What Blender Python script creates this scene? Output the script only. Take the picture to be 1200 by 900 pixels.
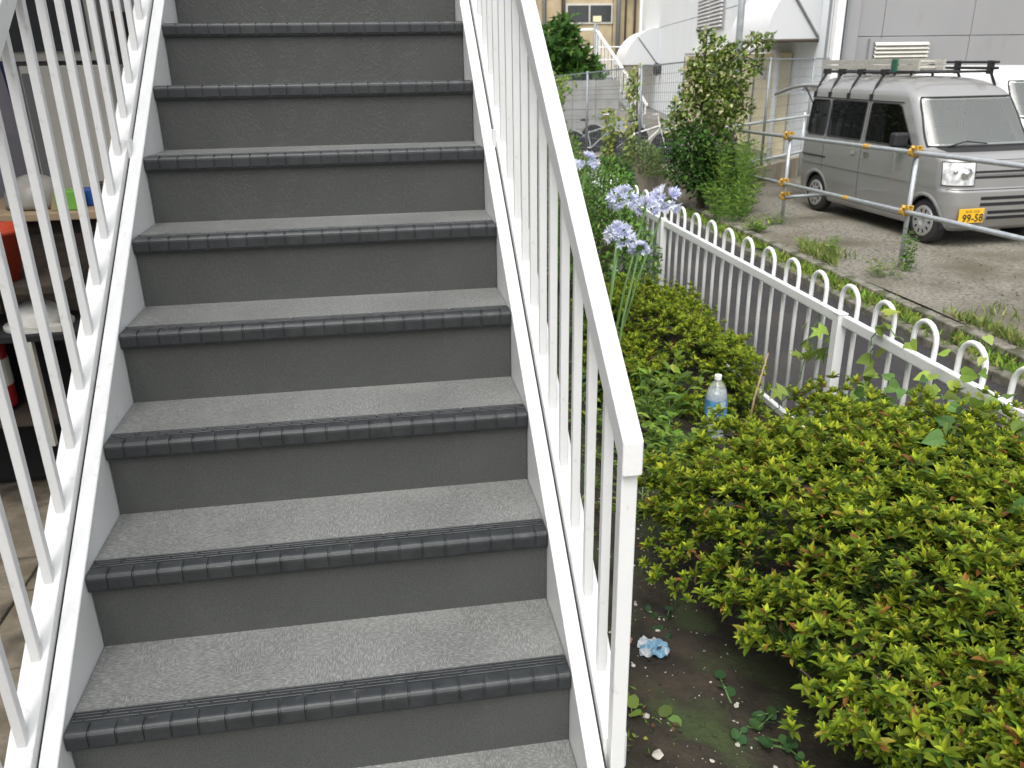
import bpy, bmesh, math, random
import numpy as np
from mathutils import Vector, Matrix, noise as mnoise
random.seed(7); rng = np.random.default_rng(7)
R = math.radians
for o in list(bpy.data.objects): bpy.data.objects.remove(o)
scn = bpy.context.scene
COL = scn.collection
# ------------------------------------------------------------------ camera
cd = bpy.data.cameras.new('camera'); cam = bpy.data.objects.new('camera', cd); COL.objects.link(cam)
cam.location = (0.17785, -1.11493, 1.38739)
cam.rotation_euler = (1.197943, 0.0145207, -0.1572239)
cd.sensor_width = 36; cd.sensor_fit = 'HORIZONTAL'; cd.lens = 28.978
cd.clip_start = 0.05; cd.clip_end = 600
cd.dof.use_dof = True; cd.dof.focus_distance = 2.0; cd.dof.aperture_fstop = 9.0
scn.camera = cam
# ------------------------------------------------------------------ sky, sun, exposure (bright overcast)
SUN_EL, SUN_AZ = R(60), R(206)      # azimuth measured clockwise from +Y
w = bpy.data.worlds.new('World'); scn.world = w; w.use_nodes = True
nt = w.node_tree; bgn = nt.nodes['Background']
sky = nt.nodes.new('ShaderNodeTexSky'); sky.sky_type = 'NISHITA'; sky.sun_disc = False
sky.sun_elevation = SUN_EL; sky.sun_rotation = SUN_AZ; sky.dust_density = 6.0; sky.air_density = 1.2; sky.ozone_density = 1.0
hs = nt.nodes.new('ShaderNodeHueSaturation'); hs.inputs['Saturation'].default_value = 0.22
nt.links.new(sky.outputs[0], hs.inputs['Color']); nt.links.new(hs.outputs[0], bgn.inputs[0])
bgn.inputs[1].default_value = 0.15
sl = bpy.data.lights.new('sun', 'SUN'); sl.energy = 1.0; sl.angle = R(55); sl.color = (1, 0.98, 0.945)
so = bpy.data.objects.new('sun', sl); COL.objects.link(so)
sd = Vector((math.sin(SUN_AZ)*math.cos(SUN_EL), math.cos(SUN_AZ)*math.cos(SUN_EL), math.sin(SUN_EL)))
so.rotation_euler = sd.to_track_quat('Z', 'Y').to_euler(); so.location = (6, -6, 12)
scn.view_settings.view_transform = 'Standard'; scn.view_settings.look = 'None'
scn.view_settings.exposure = 0.84; scn.view_settings.gamma = 1.0
# ------------------------------------------------------------------ materials
MATS = {}
def mat(name, col, rough=0.6, metal=0.0, col2=None, scale=20.0, detail=5.0, bump=0.0, bscale=None, spec=0.5,
        stretch=(1, 1, 1), ramp=(0.35, 0.65), dirt=None, coat=0.0, trans=0.0):
    m = bpy.data.materials.new(name); m.use_nodes = True; MATS[name] = m
    n = m.node_tree.nodes; L = m.node_tree.links; b = n['Principled BSDF']
    b.inputs['Base Color'].default_value = (*col, 1); b.inputs['Roughness'].default_value = rough
    b.inputs['Metallic'].default_value = metal; b.inputs['Specular IOR Level'].default_value = spec
    b.inputs['Coat Weight'].default_value = coat
    tc = n.new('ShaderNodeTexCoord'); mp = n.new('ShaderNodeMapping'); mp.inputs['Scale'].default_value = stretch
    L.new(tc.outputs['Object'], mp.inputs['Vector'])
    cur = None
    if col2 is not None:
        t = n.new('ShaderNodeTexNoise'); t.inputs['Scale'].default_value = scale; t.inputs['Detail'].default_value = detail
        L.new(mp.outputs[0], t.inputs['Vector'])
        r = n.new('ShaderNodeValToRGB'); r.color_ramp.elements[0].position = ramp[0]; r.color_ramp.elements[1].position = ramp[1]
        r.color_ramp.elements[0].color = (*col, 1); r.color_ramp.elements[1].color = (*col2, 1)
        L.new(t.outputs[0], r.inputs[0]); cur = r.outputs[0]
        if dirt is not None:     # (colour, scale, low, high)
            t2 = n.new('ShaderNodeTexNoise'); t2.inputs['Scale'].default_value = dirt[1]; t2.inputs['Detail'].default_value = 6
            L.new(mp.outputs[0], t2.inputs['Vector'])
            r2 = n.new('ShaderNodeMapRange'); r2.inputs[1].default_value = dirt[2]; r2.inputs[2].default_value = dirt[3]
            L.new(t2.outputs[0], r2.inputs[0])
            mx = n.new('ShaderNodeMixRGB'); mx.inputs[2].default_value = (*dirt[0], 1)
            L.new(r2.outputs[0], mx.inputs[0]); L.new(cur, mx.inputs[1]); cur = mx.outputs[0]
        L.new(cur, b.inputs['Base Color'])
    if bump:
        t3 = n.new('ShaderNodeTexNoise'); t3.inputs['Scale'].default_value = bscale or scale*2; t3.inputs['Detail'].default_value = 4
        L.new(mp.outputs[0], t3.inputs['Vector'])
        bp = n.new('ShaderNodeBump'); bp.inputs['Strength'].default_value = bump; bp.inputs['Distance'].default_value = 0.01
        L.new(t3.outputs[0], bp.inputs['Height']); L.new(bp.outputs[0], b.inputs['Normal'])
    return m
def leafmat(name, rough=0.45, transl=0.3, spec=0.4):
    m = bpy.data.materials.new(name); m.use_nodes = True; MATS[name] = m
    n = m.node_tree.nodes; L = m.node_tree.links; b = n['Principled BSDF']
    a = n.new('ShaderNodeAttribute'); a.attribute_name = 'leafcol'
    b.inputs['Roughness'].default_value = rough; b.inputs['Specular IOR Level'].default_value = spec
    L.new(a.outputs['Color'], b.inputs['Base Color'])
    t = n.new('ShaderNodeBsdfTranslucent'); g = n.new('ShaderNodeGamma'); g.inputs[1].default_value = 0.85
    L.new(a.outputs['Color'], g.inputs[0]); L.new(g.outputs[0], t.inputs['Color'])
    mx = n.new('ShaderNodeMixShader'); mx.inputs[0].default_value = transl
    L.new(b.outputs[0], mx.inputs[1]); L.new(t.outputs[0], mx.inputs[2])
    L.new(mx.outputs[0], n['Material Output'].inputs[0])
    return m
def glassmat(name, tint, haze=0.15, hazecol=(0.5, 0.5, 0.5), rough=0.03, ior=1.5):
    m = bpy.data.materials.new(name); m.use_nodes = True; MATS[name] = m
    n = m.node_tree.nodes; L = m.node_tree.links
    b = n['Principled BSDF']; b.inputs['Base Color'].default_value = (*hazecol, 1); b.inputs['Roughness'].default_value = rough
    t = n.new('ShaderNodeBsdfTransparent'); t.inputs[0].default_value = (*tint, 1)
    g = n.new('ShaderNodeBsdfGlossy'); g.inputs['Roughness'].default_value = rough
    fr = n.new('ShaderNodeFresnel'); fr.inputs[0].default_value = ior
    m1 = n.new('ShaderNodeMixShader'); m1.inputs[0].default_value = haze
    L.new(t.outputs[0], m1.inputs[1]); L.new(b.outputs[0], m1.inputs[2])
    ge = n.new('ShaderNodeNewGeometry'); k1 = n.new('ShaderNodeMath'); k1.operation = 'SUBTRACT'; k1.inputs[0].default_value = 1
    L.new(ge.outputs['Backfacing'], k1.inputs[1]); k2 = n.new('ShaderNodeMath'); k2.operation = 'MULTIPLY'
    L.new(fr.outputs[0], k2.inputs[0]); L.new(k1.outputs[0], k2.inputs[1])
    m2 = n.new('ShaderNodeMixShader'); L.new(k2.outputs[0], m2.inputs[0])
    L.new(m1.outputs[0], m2.inputs[1]); L.new(g.outputs[0], m2.inputs[2])
    L.new(m2.outputs[0], n['Material Output'].inputs[0])
    return m
mat('white_paint', (0.71, 0.72, 0.715), 0.38, bump=0.07, bscale=90, col2=(0.67, 0.68, 0.675), scale=7, ramp=(0.45, 0.75), dirt=((0.52, 0.50, 0.46), 34, 0.64, 0.80))
mat('white_metal', (0.80, 0.81, 0.80), 0.4, col2=(0.70, 0.70, 0.68), scale=14, ramp=(0.4, 0.8))
mat('nosing_rubber', (0.018, 0.021, 0.023), 0.48, col2=(0.028, 0.032, 0.034), scale=30, bump=0.08, bscale=250, dirt=((0.06, 0.06, 0.06), 45, 0.62, 0.8))
mat('soil', (0.014, 0.011, 0.007), 0.95, col2=(0.040, 0.031, 0.020), scale=9, detail=9, bump=0.9, bscale=60, dirt=((0.035, 0.05, 0.015), 4, 0.5, 0.62))
mat('asphalt', (0.026, 0.025, 0.026), 0.95, spec=0.12, col2=(0.054, 0.051, 0.053), scale=90, detail=4, bump=0.4, bscale=240, dirt=((0.060, 0.056, 0.050), 1.3, 0.5, 0.8))
mat('lot_concrete', (0.072, 0.066, 0.052), 0.95, col2=(0.255, 0.235, 0.195), scale=30, detail=12, bump=1.0, bscale=70, ramp=(0.32, 0.68), dirt=((0.085, 0.075, 0.05), 0.9, 0.44, 0.64))
mat('kerb_concrete', (0.10, 0.092, 0.075), 0.95, col2=(0.20, 0.185, 0.155), scale=14, detail=8, bump=0.5, bscale=90, dirt=((0.045, 0.05, 0.022), 5, 0.42, 0.62))
mat('wall_concrete', (0.19, 0.165, 0.12), 0.95, col2=(0.30, 0.27, 0.21), scale=3, detail=8, bump=0.3, bscale=50, dirt=((0.08, 0.07, 0.05), 2.2, 0.5, 0.7), stretch=(1, 1, 0.4))
mat('paver', (0.15, 0.125, 0.085), 0.95, col2=(0.26, 0.225, 0.165), scale=12, detail=9, bump=0.6, bscale=70, dirt=((0.07, 0.06, 0.045), 4, 0.5, 0.68))
mat('ground', (0.12, 0.115, 0.10), 0.95, col2=(0.18, 0.17, 0.15), scale=2)
mat('galv', (0.42, 0.45, 0.47), 0.42, 0.55, col2=(0.52, 0.55, 0.57), scale=12)
mat('galv_dark', (0.22, 0.24, 0.25), 0.5, 0.4)
mat('coupler_yellow', (0.62, 0.38, 0.05), 0.6, 0.2, col2=(0.34, 0.19, 0.04), scale=60)
mat('black_plastic', (0.014, 0.014, 0.015), 0.55)
mat('black_rubber', (0.022, 0.022, 0.023), 0.8)
mat('dark_void', (0.012, 0.012, 0.013), 0.9)
mat('van_silver', (0.29, 0.289, 0.283), 0.30, 0.3, coat=1.0, col2=(0.28, 0.279, 0.273), scale=3)
mat('van_white', (0.78, 0.78, 0.77), 0.3, coat=0.5)
mat('hubcap', (0.42, 0.42, 0.41), 0.4, 0.5)
mat('chrome', (0.75, 0.75, 0.75), 0.12, 0.9)
mat('headlamp_lens', (0.80, 0.82, 0.82), 0.15, 0.2, coat=1.0, col2=(0.42, 0.43, 0.43), scale=16, detail=1)
mat('plate_yellow', (0.72, 0.42, 0.015), 0.5)
mat('plate_ink', (0.02, 0.02, 0.02), 0.6)
mat('interior_grey', (0.16, 0.16, 0.155), 0.8)
mat('aluminium', (0.62, 0.60, 0.54), 0.42, 0.5, col2=(0.5, 0.48, 0.43), scale=30)
mat('green_plastic', (0.02, 0.10, 0.06), 0.5)
glassmat('privacy_glass', (0.03, 0.033, 0.036), 0.3, (0.008, 0.008, 0.009), ior=1.22)
glassmat('windscreen_glass', (0.74, 0.78, 0.75), 0.24, (0.44, 0.47, 0.45))
glassmat('clear_plastic', (0.95, 0.97, 0.98), 0.20, (0.80, 0.84, 0.88), 0.05)
mat('clad_white', (0.80, 0.84, 0.86), 0.55, col2=(0.77, 0.81, 0.83), scale=1.2, stretch=(1, 1, 0.3))
mat('clad_grey', (0.275, 0.276, 0.28), 0.55, col2=(0.255, 0.256, 0.26), scale=0.9, stretch=(1, 1, 0.35), dirt=((0.21, 0.205, 0.205), 3, 0.60, 0.85))
mat('awning_white', (0.76, 0.77, 0.78), 0.5, col2=(0.71, 0.72, 0.73), scale=2)
mat('awning_side', (0.50, 0.51, 0.52), 0.55)
mat('rust_dark', (0.06, 0.045, 0.035), 0.8)
mat('beige_wall', (0.44, 0.36, 0.22), 0.8, col2=(0.37, 0.30, 0.19), scale=1.5, dirt=((0.24, 0.20, 0.14), 0.8, 0.52, 0.75))
mat('cream_panel', (0.78, 0.69, 0.45), 0.7, col2=(0.70, 0.61, 0.39), scale=2)
mat('yard_block', (0.30, 0.30, 0.29), 0.9, col2=(0.24, 0.24, 0.235), scale=4)
mat('pipe_brown', (0.05, 0.036, 0.032), 0.5)
mat('pipe_grey', (0.14, 0.15, 0.15), 0.5)
mat('window_dark', (0.045, 0.05, 0.05), 0.15)
mat('wall_lavender', (0.33, 0.32, 0.36), 0.8, col2=(0.27, 0.26, 0.295), scale=2.4, dirt=((0.18, 0.17, 0.18), 3, 0.55, 0.75))
mat('wood_dark', (0.030, 0.022, 0.016), 0.7, col2=(0.055, 0.042, 0.03), scale=8, stretch=(1, 1, 6))
mat('locker_cream', (0.55, 0.54, 0.48), 0.5, col2=(0.48, 0.47, 0.42), scale=4)
mat('navy', (0.012, 0.02, 0.09), 0.5)
mat('blue_plastic', (0.02, 0.08, 0.34), 0.45)
mat('lime_plastic', (0.17, 0.42, 0.06), 0.5)
mat('orange_plastic', (0.42, 0.055, 0.02), 0.45, col2=(0.34, 0.04, 0.016), scale=8)
mat('red_paint', (0.30, 0.012, 0.014), 0.4)
mat('helmet_grey', (0.36, 0.35, 0.32), 0.4, col2=(0.26, 0.25, 0.22), scale=9)
mat('helmet_white', (0.62, 0.62, 0.58), 0.4, col2=(0.42, 0.41, 0.38), scale=14, ramp=(0.4, 0.7))
mat('cardboard', (0.36, 0.27, 0.17), 0.85)
mat('cap_white', (0.80, 0.80, 0.80), 0.5)
mat('bark', (0.10, 0.078, 0.055), 0.95, col2=(0.055, 0.042, 0.03), scale=25, bump=0.5)
mat('twig', (0.16, 0.11, 0.07), 0.9, col2=(0.10, 0.07, 0.045), scale=40)
mat('dry_stalk', (0.40, 0.30, 0.16), 0.9, col2=(0.28, 0.20, 0.10), scale=30)
mat('green_stalk', (0.10, 0.19, 0.05), 0.6)
mat('stone_white', (0.50, 0.48, 0.43), 0.85, col2=(0.34, 0.32, 0.27), scale=40)
mat('brick_red', (0.34, 0.13, 0.08), 0.9, col2=(0.25, 0.10, 0.06), scale=40)
leafmat('leaf_gloss', 0.58, 0.36, 0.13); leafmat('leaf_matte', 0.6, 0.35, 0.3); leafmat('petal', 0.6, 0.4, 0.3)
# vinyl tread: brushed patches in two directions
def vinyl(name, lo, hi, streak, spk):
    m = bpy.data.materials.new(name); m.use_nodes = True; MATS[name] = m
    n = m.node_tree.nodes; L = m.node_tree.links; b = n['Principled BSDF']
    tc = n.new('ShaderNodeTexCoord')
    def nz(scale, stretch, rot, detail=3, w=None):
        mp = n.new('ShaderNodeMapping'); mp.inputs['Scale'].default_value = stretch; mp.inputs['Rotation'].default_value = (0, 0, rot)
        L.new(tc.outputs['Object'], mp.inputs[0])
        t = n.new('ShaderNodeTexNoise'); t.inputs['Scale'].default_value = scale; t.inputs['Detail'].default_value = detail
        L.new(mp.outputs[0], t.inputs['Vector']); return t.outputs[0]
    a = nz(80, (1, 7, 1), 0.06, 3); c = nz(80, (7, 1, 1), -0.05, 3); q = nz(80, (1.5, 7, 1), 0.8, 3)
    def mix(f, x, y):
        k = n.new('ShaderNodeMix'); k.data_type = 'FLOAT'; L.new(f, k.inputs[0]); L.new(x, k.inputs[2]); L.new(y, k.inputs[3]); return k.outputs[0]
    def rng_(x, lo_, hi_, a_=0.0, b_=1.0):
        k = n.new('ShaderNodeMapRange'); k.inputs[1].default_value = lo_; k.inputs[2].default_value = hi_
        k.inputs[3].default_value = a_; k.inputs[4].default_value = b_; L.new(x, k.inputs[0]); return k.outputs[0]
    v = n.new('ShaderNodeTexVoronoi'); v.distance = 'CHEBYCHEV'; v.inputs['Scale'].default_value = 14
    L.new(tc.outputs['Object'], v.inputs['Vector'])
    sp = n.new('ShaderNodeSeparateColor'); L.new(v.outputs['Color'], sp.inputs[0])
    s = mix(rng_(sp.outputs[0], 0.48, 0.52), a, c); s = mix(rng_(sp.outputs[1], 0.74, 0.78), s, q)
    s = rng_(s, 0.46, 0.64)
    fine = nz(330, (1, 1, 1), 0, 2); blot = nz(2.3, (1, 1, 1), 0, 5)
    def math_(op, x, y):
        k = n.new('ShaderNodeMath'); k.operation = op
        for i, z in enumerate((x, y)):
            if isinstance(z, (int, float)): k.inputs[i].default_value = z
            else: L.new(z, k.inputs[i])
        return k.outputs[0]
    f = math_('ADD', math_('MULTIPLY', s, streak), math_('MULTIPLY', rng_(fine, 0.35, 0.65), spk))
    f = math_('ADD', f, math_('MULTIPLY', rng_(blot, 0.35, 0.7), 1 - streak - spk))
    r = n.new('ShaderNodeMix'); r.data_type = 'RGBA'; r.inputs[6].default_value = (*lo, 1); r.inputs[7].default_value = (*hi, 1)
    L.new(f, r.inputs[0]); L.new(r.outputs[2], b.inputs['Base Color'])
    b.inputs['Roughness'].default_value = 0.37; b.inputs['Specular IOR Level'].default_value = 0.5
    bp = n.new('ShaderNodeBump'); bp.inputs['Strength'].default_value = 0.25; bp.inputs['Distance'].default_value = 0.002
    L.new(s, bp.inputs['Height']); L.new(bp.outputs[0], b.inputs['Normal'])
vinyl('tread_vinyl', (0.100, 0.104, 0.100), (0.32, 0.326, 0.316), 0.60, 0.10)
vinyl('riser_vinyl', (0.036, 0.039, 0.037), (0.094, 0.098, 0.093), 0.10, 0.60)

# ------------------------------------------------------------------ builders
ORG = {}
def tag(o, label=None, cat=None, group=None, kind=None):
    if label: o['label'] = label
    if cat: o['category'] = cat
    if group: o['group'] = group
    if kind: o['kind'] = kind
    return o
def thing(name, label, cat, loc=(0, 0, 0), group=None, rz=0.0):
    o = bpy.data.objects.new(name, None); COL.objects.link(o)
    o.location = loc; o.rotation_euler = (0, 0, rz); o.empty_display_size = 0.1
    ORG[o.name] = Vector((0, 0, 0)) if rz else Vector(loc)
    return tag(o, label, cat, group)
def link(name, me, parent=None, loc=None):
    o = bpy.data.objects.new(name, me); COL.objects.link(o)
    if parent is not None: o.parent = parent
    if loc is not None: o.location = loc
    return o
def build(name, V, F, m, parent=None, smooth=False, bevel=0.0, kind=None, col=None, seg=2):
    V = np.asarray(V, dtype=float).reshape(-1, 3)
    org = ORG[parent.name] if parent is not None else Vector((0, 0, 0))
    me = bpy.data.meshes.new(name)
    me.from_pydata((V - np.array(org)).tolist(), [], F if isinstance(F, list) else F.tolist())
    ms = m if isinstance(m, (list, tuple)) else [m]
    for q in ms: me.materials.append(MATS[q])
    if smooth: me.polygons.foreach_set('use_smooth', [True]*len(me.polygons))
    if col is not None:
        a = me.color_attributes.new('leafcol', 'FLOAT_COLOR', 'POINT')
        c4 = np.ones((len(V), 4), dtype=np.float32); c4[:, :3] = col
        a.data.foreach_set('color', c4.ravel())
    me.update()
    o = link(name, me, parent); ORG[o.name] = org
    if bevel:
        b = o.modifiers.new('b', 'BEVEL'); b.width = bevel; b.segments = seg; b.limit_method = 'ANGLE'; b.angle_limit = R(35)
    if kind: o['kind'] = kind
    return o
class MB:
    def __init__(s): s.V = []; s.F = []
    def add(s, V, F):
        k = len(s.V); s.V += [tuple(map(float, v)) for v in V]; s.F += [tuple(int(i)+k for i in f) for f in F]; return s
    def box(s, x0, x1, y0, y1, z0, z1):
        return s.add([(x0,y0,z0),(x1,y0,z0),(x1,y1,z0),(x0,y1,z0),(x0,y0,z1),(x1,y0,z1),(x1,y1,z1),(x0,y1,z1)],
                     [(0,3,2,1),(4,5,6,7),(0,1,5,4),(1,2,6,5),(2,3,7,6),(3,0,4,7)])
    def prism_x(s, poly, x0, x1):      # poly of (y,z), extruded along x
        n = len(poly)
        V = [(x0, y, z) for y, z in poly] + [(x1, y, z) for y, z in poly]
        F = [tuple(range(n)), tuple(range(2*n-1, n-1, -1))] + [(i, i+n, (i+1) % n + n, (i+1) % n) for i in range(n)]
        a = sum(poly[i][0]*poly[(i+1) % n][1]-poly[(i+1) % n][0]*poly[i][1] for i in range(n))
        if (a > 0) == (x1 > x0): F = [f[::-1] for f in F]
        return s.add(V, F)
    def prism(s, base, vec):           # any planar polygon (list of 3d) pushed along vec
        n = len(base); v = Vector(vec); V = [Vector(b) for b in base]; V += [b + v for b in V]
        return s.add(V, [tuple(range(n))[::-1], tuple(range(n, 2*n))] + [(i, (i+1) % n, (i+1) % n + n, i+n) for i in range(n)])
    def tube(s, path, rad, seg=8, cap=True):
        P = [Vector(p) for p in path]; n = len(P)
        rad = rad if isinstance(rad, (list, tuple)) else [rad]*n
        T = [(P[min(i+1, n-1)] - P[max(i-1, 0)]).normalized() for i in range(n)]
        u = T[0].orthogonal().normalized(); k = len(s.V); V = []
        for i in range(n):
            u = (u - T[i]*u.dot(T[i])); u = u.normalized() if u.length > 1e-6 else T[i].orthogonal().normalized()
            v = T[i].cross(u)
            for j in range(seg):
                a = 2*math.pi*j/seg; V.append(P[i] + (u*math.cos(a) + v*math.sin(a))*rad[i])
        F = [(i*seg+j, i*seg+(j+1) % seg, (i+1)*seg+(j+1) % seg, (i+1)*seg+j) for i in range(n-1) for j in range(seg)]
        if cap: F += [tuple(range(seg))[::-1], tuple(range((n-1)*seg, n*seg))]
        return s.add(V, F)
    def lathe(s, prof, c=(0, 0, 0), axis='z', seg=24):   # prof of (r, h)
        V = []; n = len(prof)
        for r, h in prof:
            for j in range(seg):
                a = 2*math.pi*j/seg; p = (r*math.cos(a), r*math.sin(a), h)
                if axis == 'x': p = (p[2], p[0], p[1])
                elif axis == 'y': p = (p[1], p[2], p[0])
                V.append((p[0]+c[0], p[1]+c[1], p[2]+c[2]))
        F = [(i*seg+j, i*seg+(j+1) % seg, (i+1)*seg+(j+1) % seg, (i+1)*seg+j) for i in range(n-1) for j in range(seg)]
        F += [tuple(range(seg))[::-1], tuple(range((n-1)*seg, n*seg))]
        return s.add(V, F)
    def grid(s, P):                    # P[i][j] 3d points
        n = len(P); m_ = len(P[0]); V = [q for r in P for q in r]
        return s.add(V, [(i*m_+j, i*m_+j+1, (i+1)*m_+j+1, (i+1)*m_+j) for i in range(n-1) for j in range(m_-1)])
    def build(s, name, m, parent=None, **k): return build(name, s.V, s.F, m, parent, **k)
def clones(name, src, parent, offs):   # src: a mesh object; offs: offsets of further copies sharing its mesh
    out = [src]
    for d in offs:
        o = src.copy(); o.name = name; COL.objects.link(o); o.parent = parent
        o.location = Vector(src.location) + Vector(d); out.append(o)
    return out
# leaf meshes -------------------------------------------------------
def unit(a): return a/np.maximum(np.linalg.norm(a, axis=-1, keepdims=True), 1e-9)
LEAF = {
 'lance': (np.array([(0,0,0),(.35,-.5,.10),(.35,0,-.02),(.35,.5,.10),(.72,-.36,.06),(.72,0,-.03),(.72,.36,.06),(1,0,-.10)]),
           [(0,1,2),(0,2,3),(1,4,5,2),(2,5,6,3),(4,7,5),(5,7,6)]),
 'azalea': (np.array([(0,0,0),(.40,-.33,.05),(.42,0,-.02),(.40,.33,.05),(.78,-.46,.07),(.78,0,-.02),(.78,.46,.07),(1,0,-.04)]),
           [(0,1,2),(0,2,3),(1,4,5,2),(2,5,6,3),(4,7,5),(5,7,6)]),
 'simple': (np.array([(0,0,0),(.45,-.5,.08),(.5,0,-.03),(.45,.5,.08),(1,0,-.08)]), [(0,1,2),(0,2,3),(1,4,2),(2,4,3)]),
 'heart': (np.array([(0,0,0),(-.12,-.28,.03),(.12,-.55,.06),(.5,-.42,.05),(.5,0,-.04),(.5,.42,.05),(.12,.55,.06),(-.12,.28,.03),(1,0,-.12)]),
           [(0,1,2),(0,2,3,4),(4,3,8),(0,6,7),(0,4,5,6),(4,8,5)]),
 'round': (np.array([(0,0,0),(.1,-.4,.03),(.4,-.52,.05),(.75,-.42,.04),(1,0,0),(.75,.42,.04),(.4,.52,.05),(.1,.4,.03),(.45,0,-.02)]),
           [(8,0,1),(8,1,2),(8,2,3),(8,3,4),(8,4,5),(8,5,6),(8,6,7),(8,7,0)]),
 'lobed': (np.array([(0,0,0),(.15,-.5,.0),(.35,-.2,.03),(.62,-.5,.0),(.6,-.16,.03),(1,0,-.06),(.6,.16,.03),(.62,.5,.0),(.35,.2,.03),(.15,.5,.0),(.4,0,-.03)]),
           [(10,0,1),(10,1,2),(10,2,3),(10,3,4),(10,4,5),(10,5,6),(10,6,7),(10,7,8),(10,8,9),(10,9,0)]),
}
def leaves(P, D, N, L, W, col, kind='simple'):
    """merged leaf arrays: P origin, D direction, N up normal, L length, W width, col (n,3)"""
    T, F = LEAF[kind]; P = np.asarray(P, float); n = len(P)
    D = unit(np.asarray(D, float)); N = np.asarray(N, float)
    S = unit(np.cross(N, D)); N = np.cross(D, S)
    L = np.broadcast_to(np.asarray(L, float), (n,)); W = np.broadcast_to(np.asarray(W, float), (n,))
    V = (P[:, None] + D[:, None]*(T[None, :, 0:1]*L[:, None, None]) + S[:, None]*(T[None, :, 1:2]*W[:, None, None])
         + N[:, None]*(T[None, :, 2:3]*L[:, None, None]))
    k = len(T); FF = [tuple(i*k+j for j in f) for i in range(n) for f in F]
    C = np.repeat(np.asarray(col, float), k, axis=0)
    return V.reshape(-1, 3), FF, C
def joinleaf(parts):
    V = []; F = []; C = []; k = 0
    for v, f, c in parts:
        V.append(v); C.append(c); F += [tuple(i+k for i in q) for q in f]; k += len(v)
    return np.concatenate(V), F, np.concatenate(C)
def palette(n, cols, wts, jit=0.18):
    cols = np.array(cols); i = rng.choice(len(cols), n, p=np.array(wts)/sum(wts))
    return np.clip(cols[i]*(1+rng.normal(0, jit, (n, 1)))*(1+rng.normal(0, jit*0.3, (n, 3))), 0.004, 0.9)
_wv = rng.normal(0, 1, (14, 3)); _ph = rng.uniform(0, 6.28, 14)
def lump(P, freq):
    return np.sin(P @ (_wv.T*freq) + _ph).mean(axis=1)*1.9
def rosettes(P, A, size, nin, nout, young, old, shape='simple'):
    """shoots with whorled leaves: P tips, A axes"""
    n = len(P); A = unit(A); out = []
    ref = np.where(np.abs(A[:, 2:3]) > 0.9, np.array([[1., 0, 0]]), np.array([[0., 0, 1.]]))
    U = unit(np.cross(A, ref)); Vv = np.cross(A, U); ph = rng.uniform(0, 6.28, n)
    rs = np.clip(rng.normal(1.0, 0.24, n), 0.55, 1.6)
    for k in range(nin+nout):
        inner = k < nin
        a = ph + (k*2.399) + rng.normal(0, 0.15, n)
        el = np.radians(rng.normal(30 if inner else 64, 10, n))
        rad = U*np.cos(a)[:, None] + Vv*np.sin(a)[:, None]
        D = rad*np.sin(el)[:, None] + A*np.cos(el)[:, None]
        Nn = A*np.sin(el)[:, None] - rad*np.cos(el)[:, None]
        L = rs*size*rng.uniform(0.75, 1.15, n)*(0.8 if inner else 1.05)
        c = (young if inner else old)(n)
        P0 = P - A*(0 if inner else size*0.28)
        out.append(leaves(P0, D, Nn, L, L*0.40, c, shape))
    return joinleaf(out)
# ================================================================== ground
SL = 0.750908; RUN = 0.252752; RISE = 0.189793; G = -0.19
LOT, ROAD = -0.75, -0.87
tag(MB().box(-150, 150, -150, 150, -1.6, -0.93).build('ground', 'ground'), kind='structure')
# asphalt lane
xs = [2.36, 2.9, 3.5, 4.1, 4.56]; ys = list(np.linspace(-6, 30, 40))
m = MB(); m.grid([[(x, y, ROAD - 0.012*math.sin((x-2.36)/2.2*math.pi) + 0.006*math.sin(y*1.7+x)) for x in xs] for y in ys])
tag(build('road', m.V, [f[::-1] for f in m.F], 'asphalt', smooth=True), kind='structure')
# parking lot slab
m = MB(); xs = [4.98, 5.3] + list(np.arange(5.8, 22, 0.8)); ys = list(np.arange(-6, 31, 0.6))
m.grid([[(x, y, LOT + 0.012*math.sin(x*2.1+y*0.7) + 0.008*math.sin(y*2.3-x)) for x in xs] for y in ys])
tag(build('parking_lot', m.V, [f[::-1] for f in m.F], 'lot_concrete', smooth=True), kind='structure')
# kerb rows, stone by stone
kb = thing('kerb', None, None); tag(kb, kind='structure')
ga = MB().box(4.69, 4.89, -6, 30, -0.95, -0.825).build('gutter', 'soil', kb)
def stone_row(x0, x1, z0, z1, ln, ph):
    first = None
    for i in range(int(24/ln)):
        y = -2 + ph + i*ln
        if first is None:
            first = MB().box(x0, x1, y+0.004, y+ln-0.004, z0, z1).build('kerb_stone', 'kerb_concrete', kb, bevel=0.012)
        else:
            o = first.copy(); COL.objects.link(o); o.name = 'kerb_stone'; o.parent = kb
            o.location = (random.uniform(-.006, .006), i*ln, random.uniform(-.006, .006))
            o.rotation_euler = (0, 0, 0)
stone_row(4.56, 4.69, -0.97, -0.80, 0.6, 0.0); stone_row(4.87, 4.985, -0.97, -0.742, 0.6, 0.27)
# garden soil: falls from the stairs to the fence
def soil_z(x, y):
    t = min(max((x-0.55)/1.7, 0), 1)
    return G - 0.005 - 0.23*t*t*(3-2*t)*0.95 + 0.018*mnoise.noise(Vector((x*3, y*3, 0))) + 0.012*mnoise.noise(Vector((x*11, y*11, 3))) + 0.007*mnoise.noise(Vector((x*34, y*34, 5)))
xs = np.linspace(0.53, 2.23, 110); ys = np.concatenate([np.linspace(-2.0, -0.02, 40), np.linspace(0, 3, 190), np.linspace(3.05, 9.0, 110)])
m = MB(); m.grid([[(x, y, soil_z(x, y)) for x in xs] for y in ys])
tag(build('garden_soil', m.V, [f[::-1] for f in m.F], 'soil', smooth=True), kind='structure')
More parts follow.
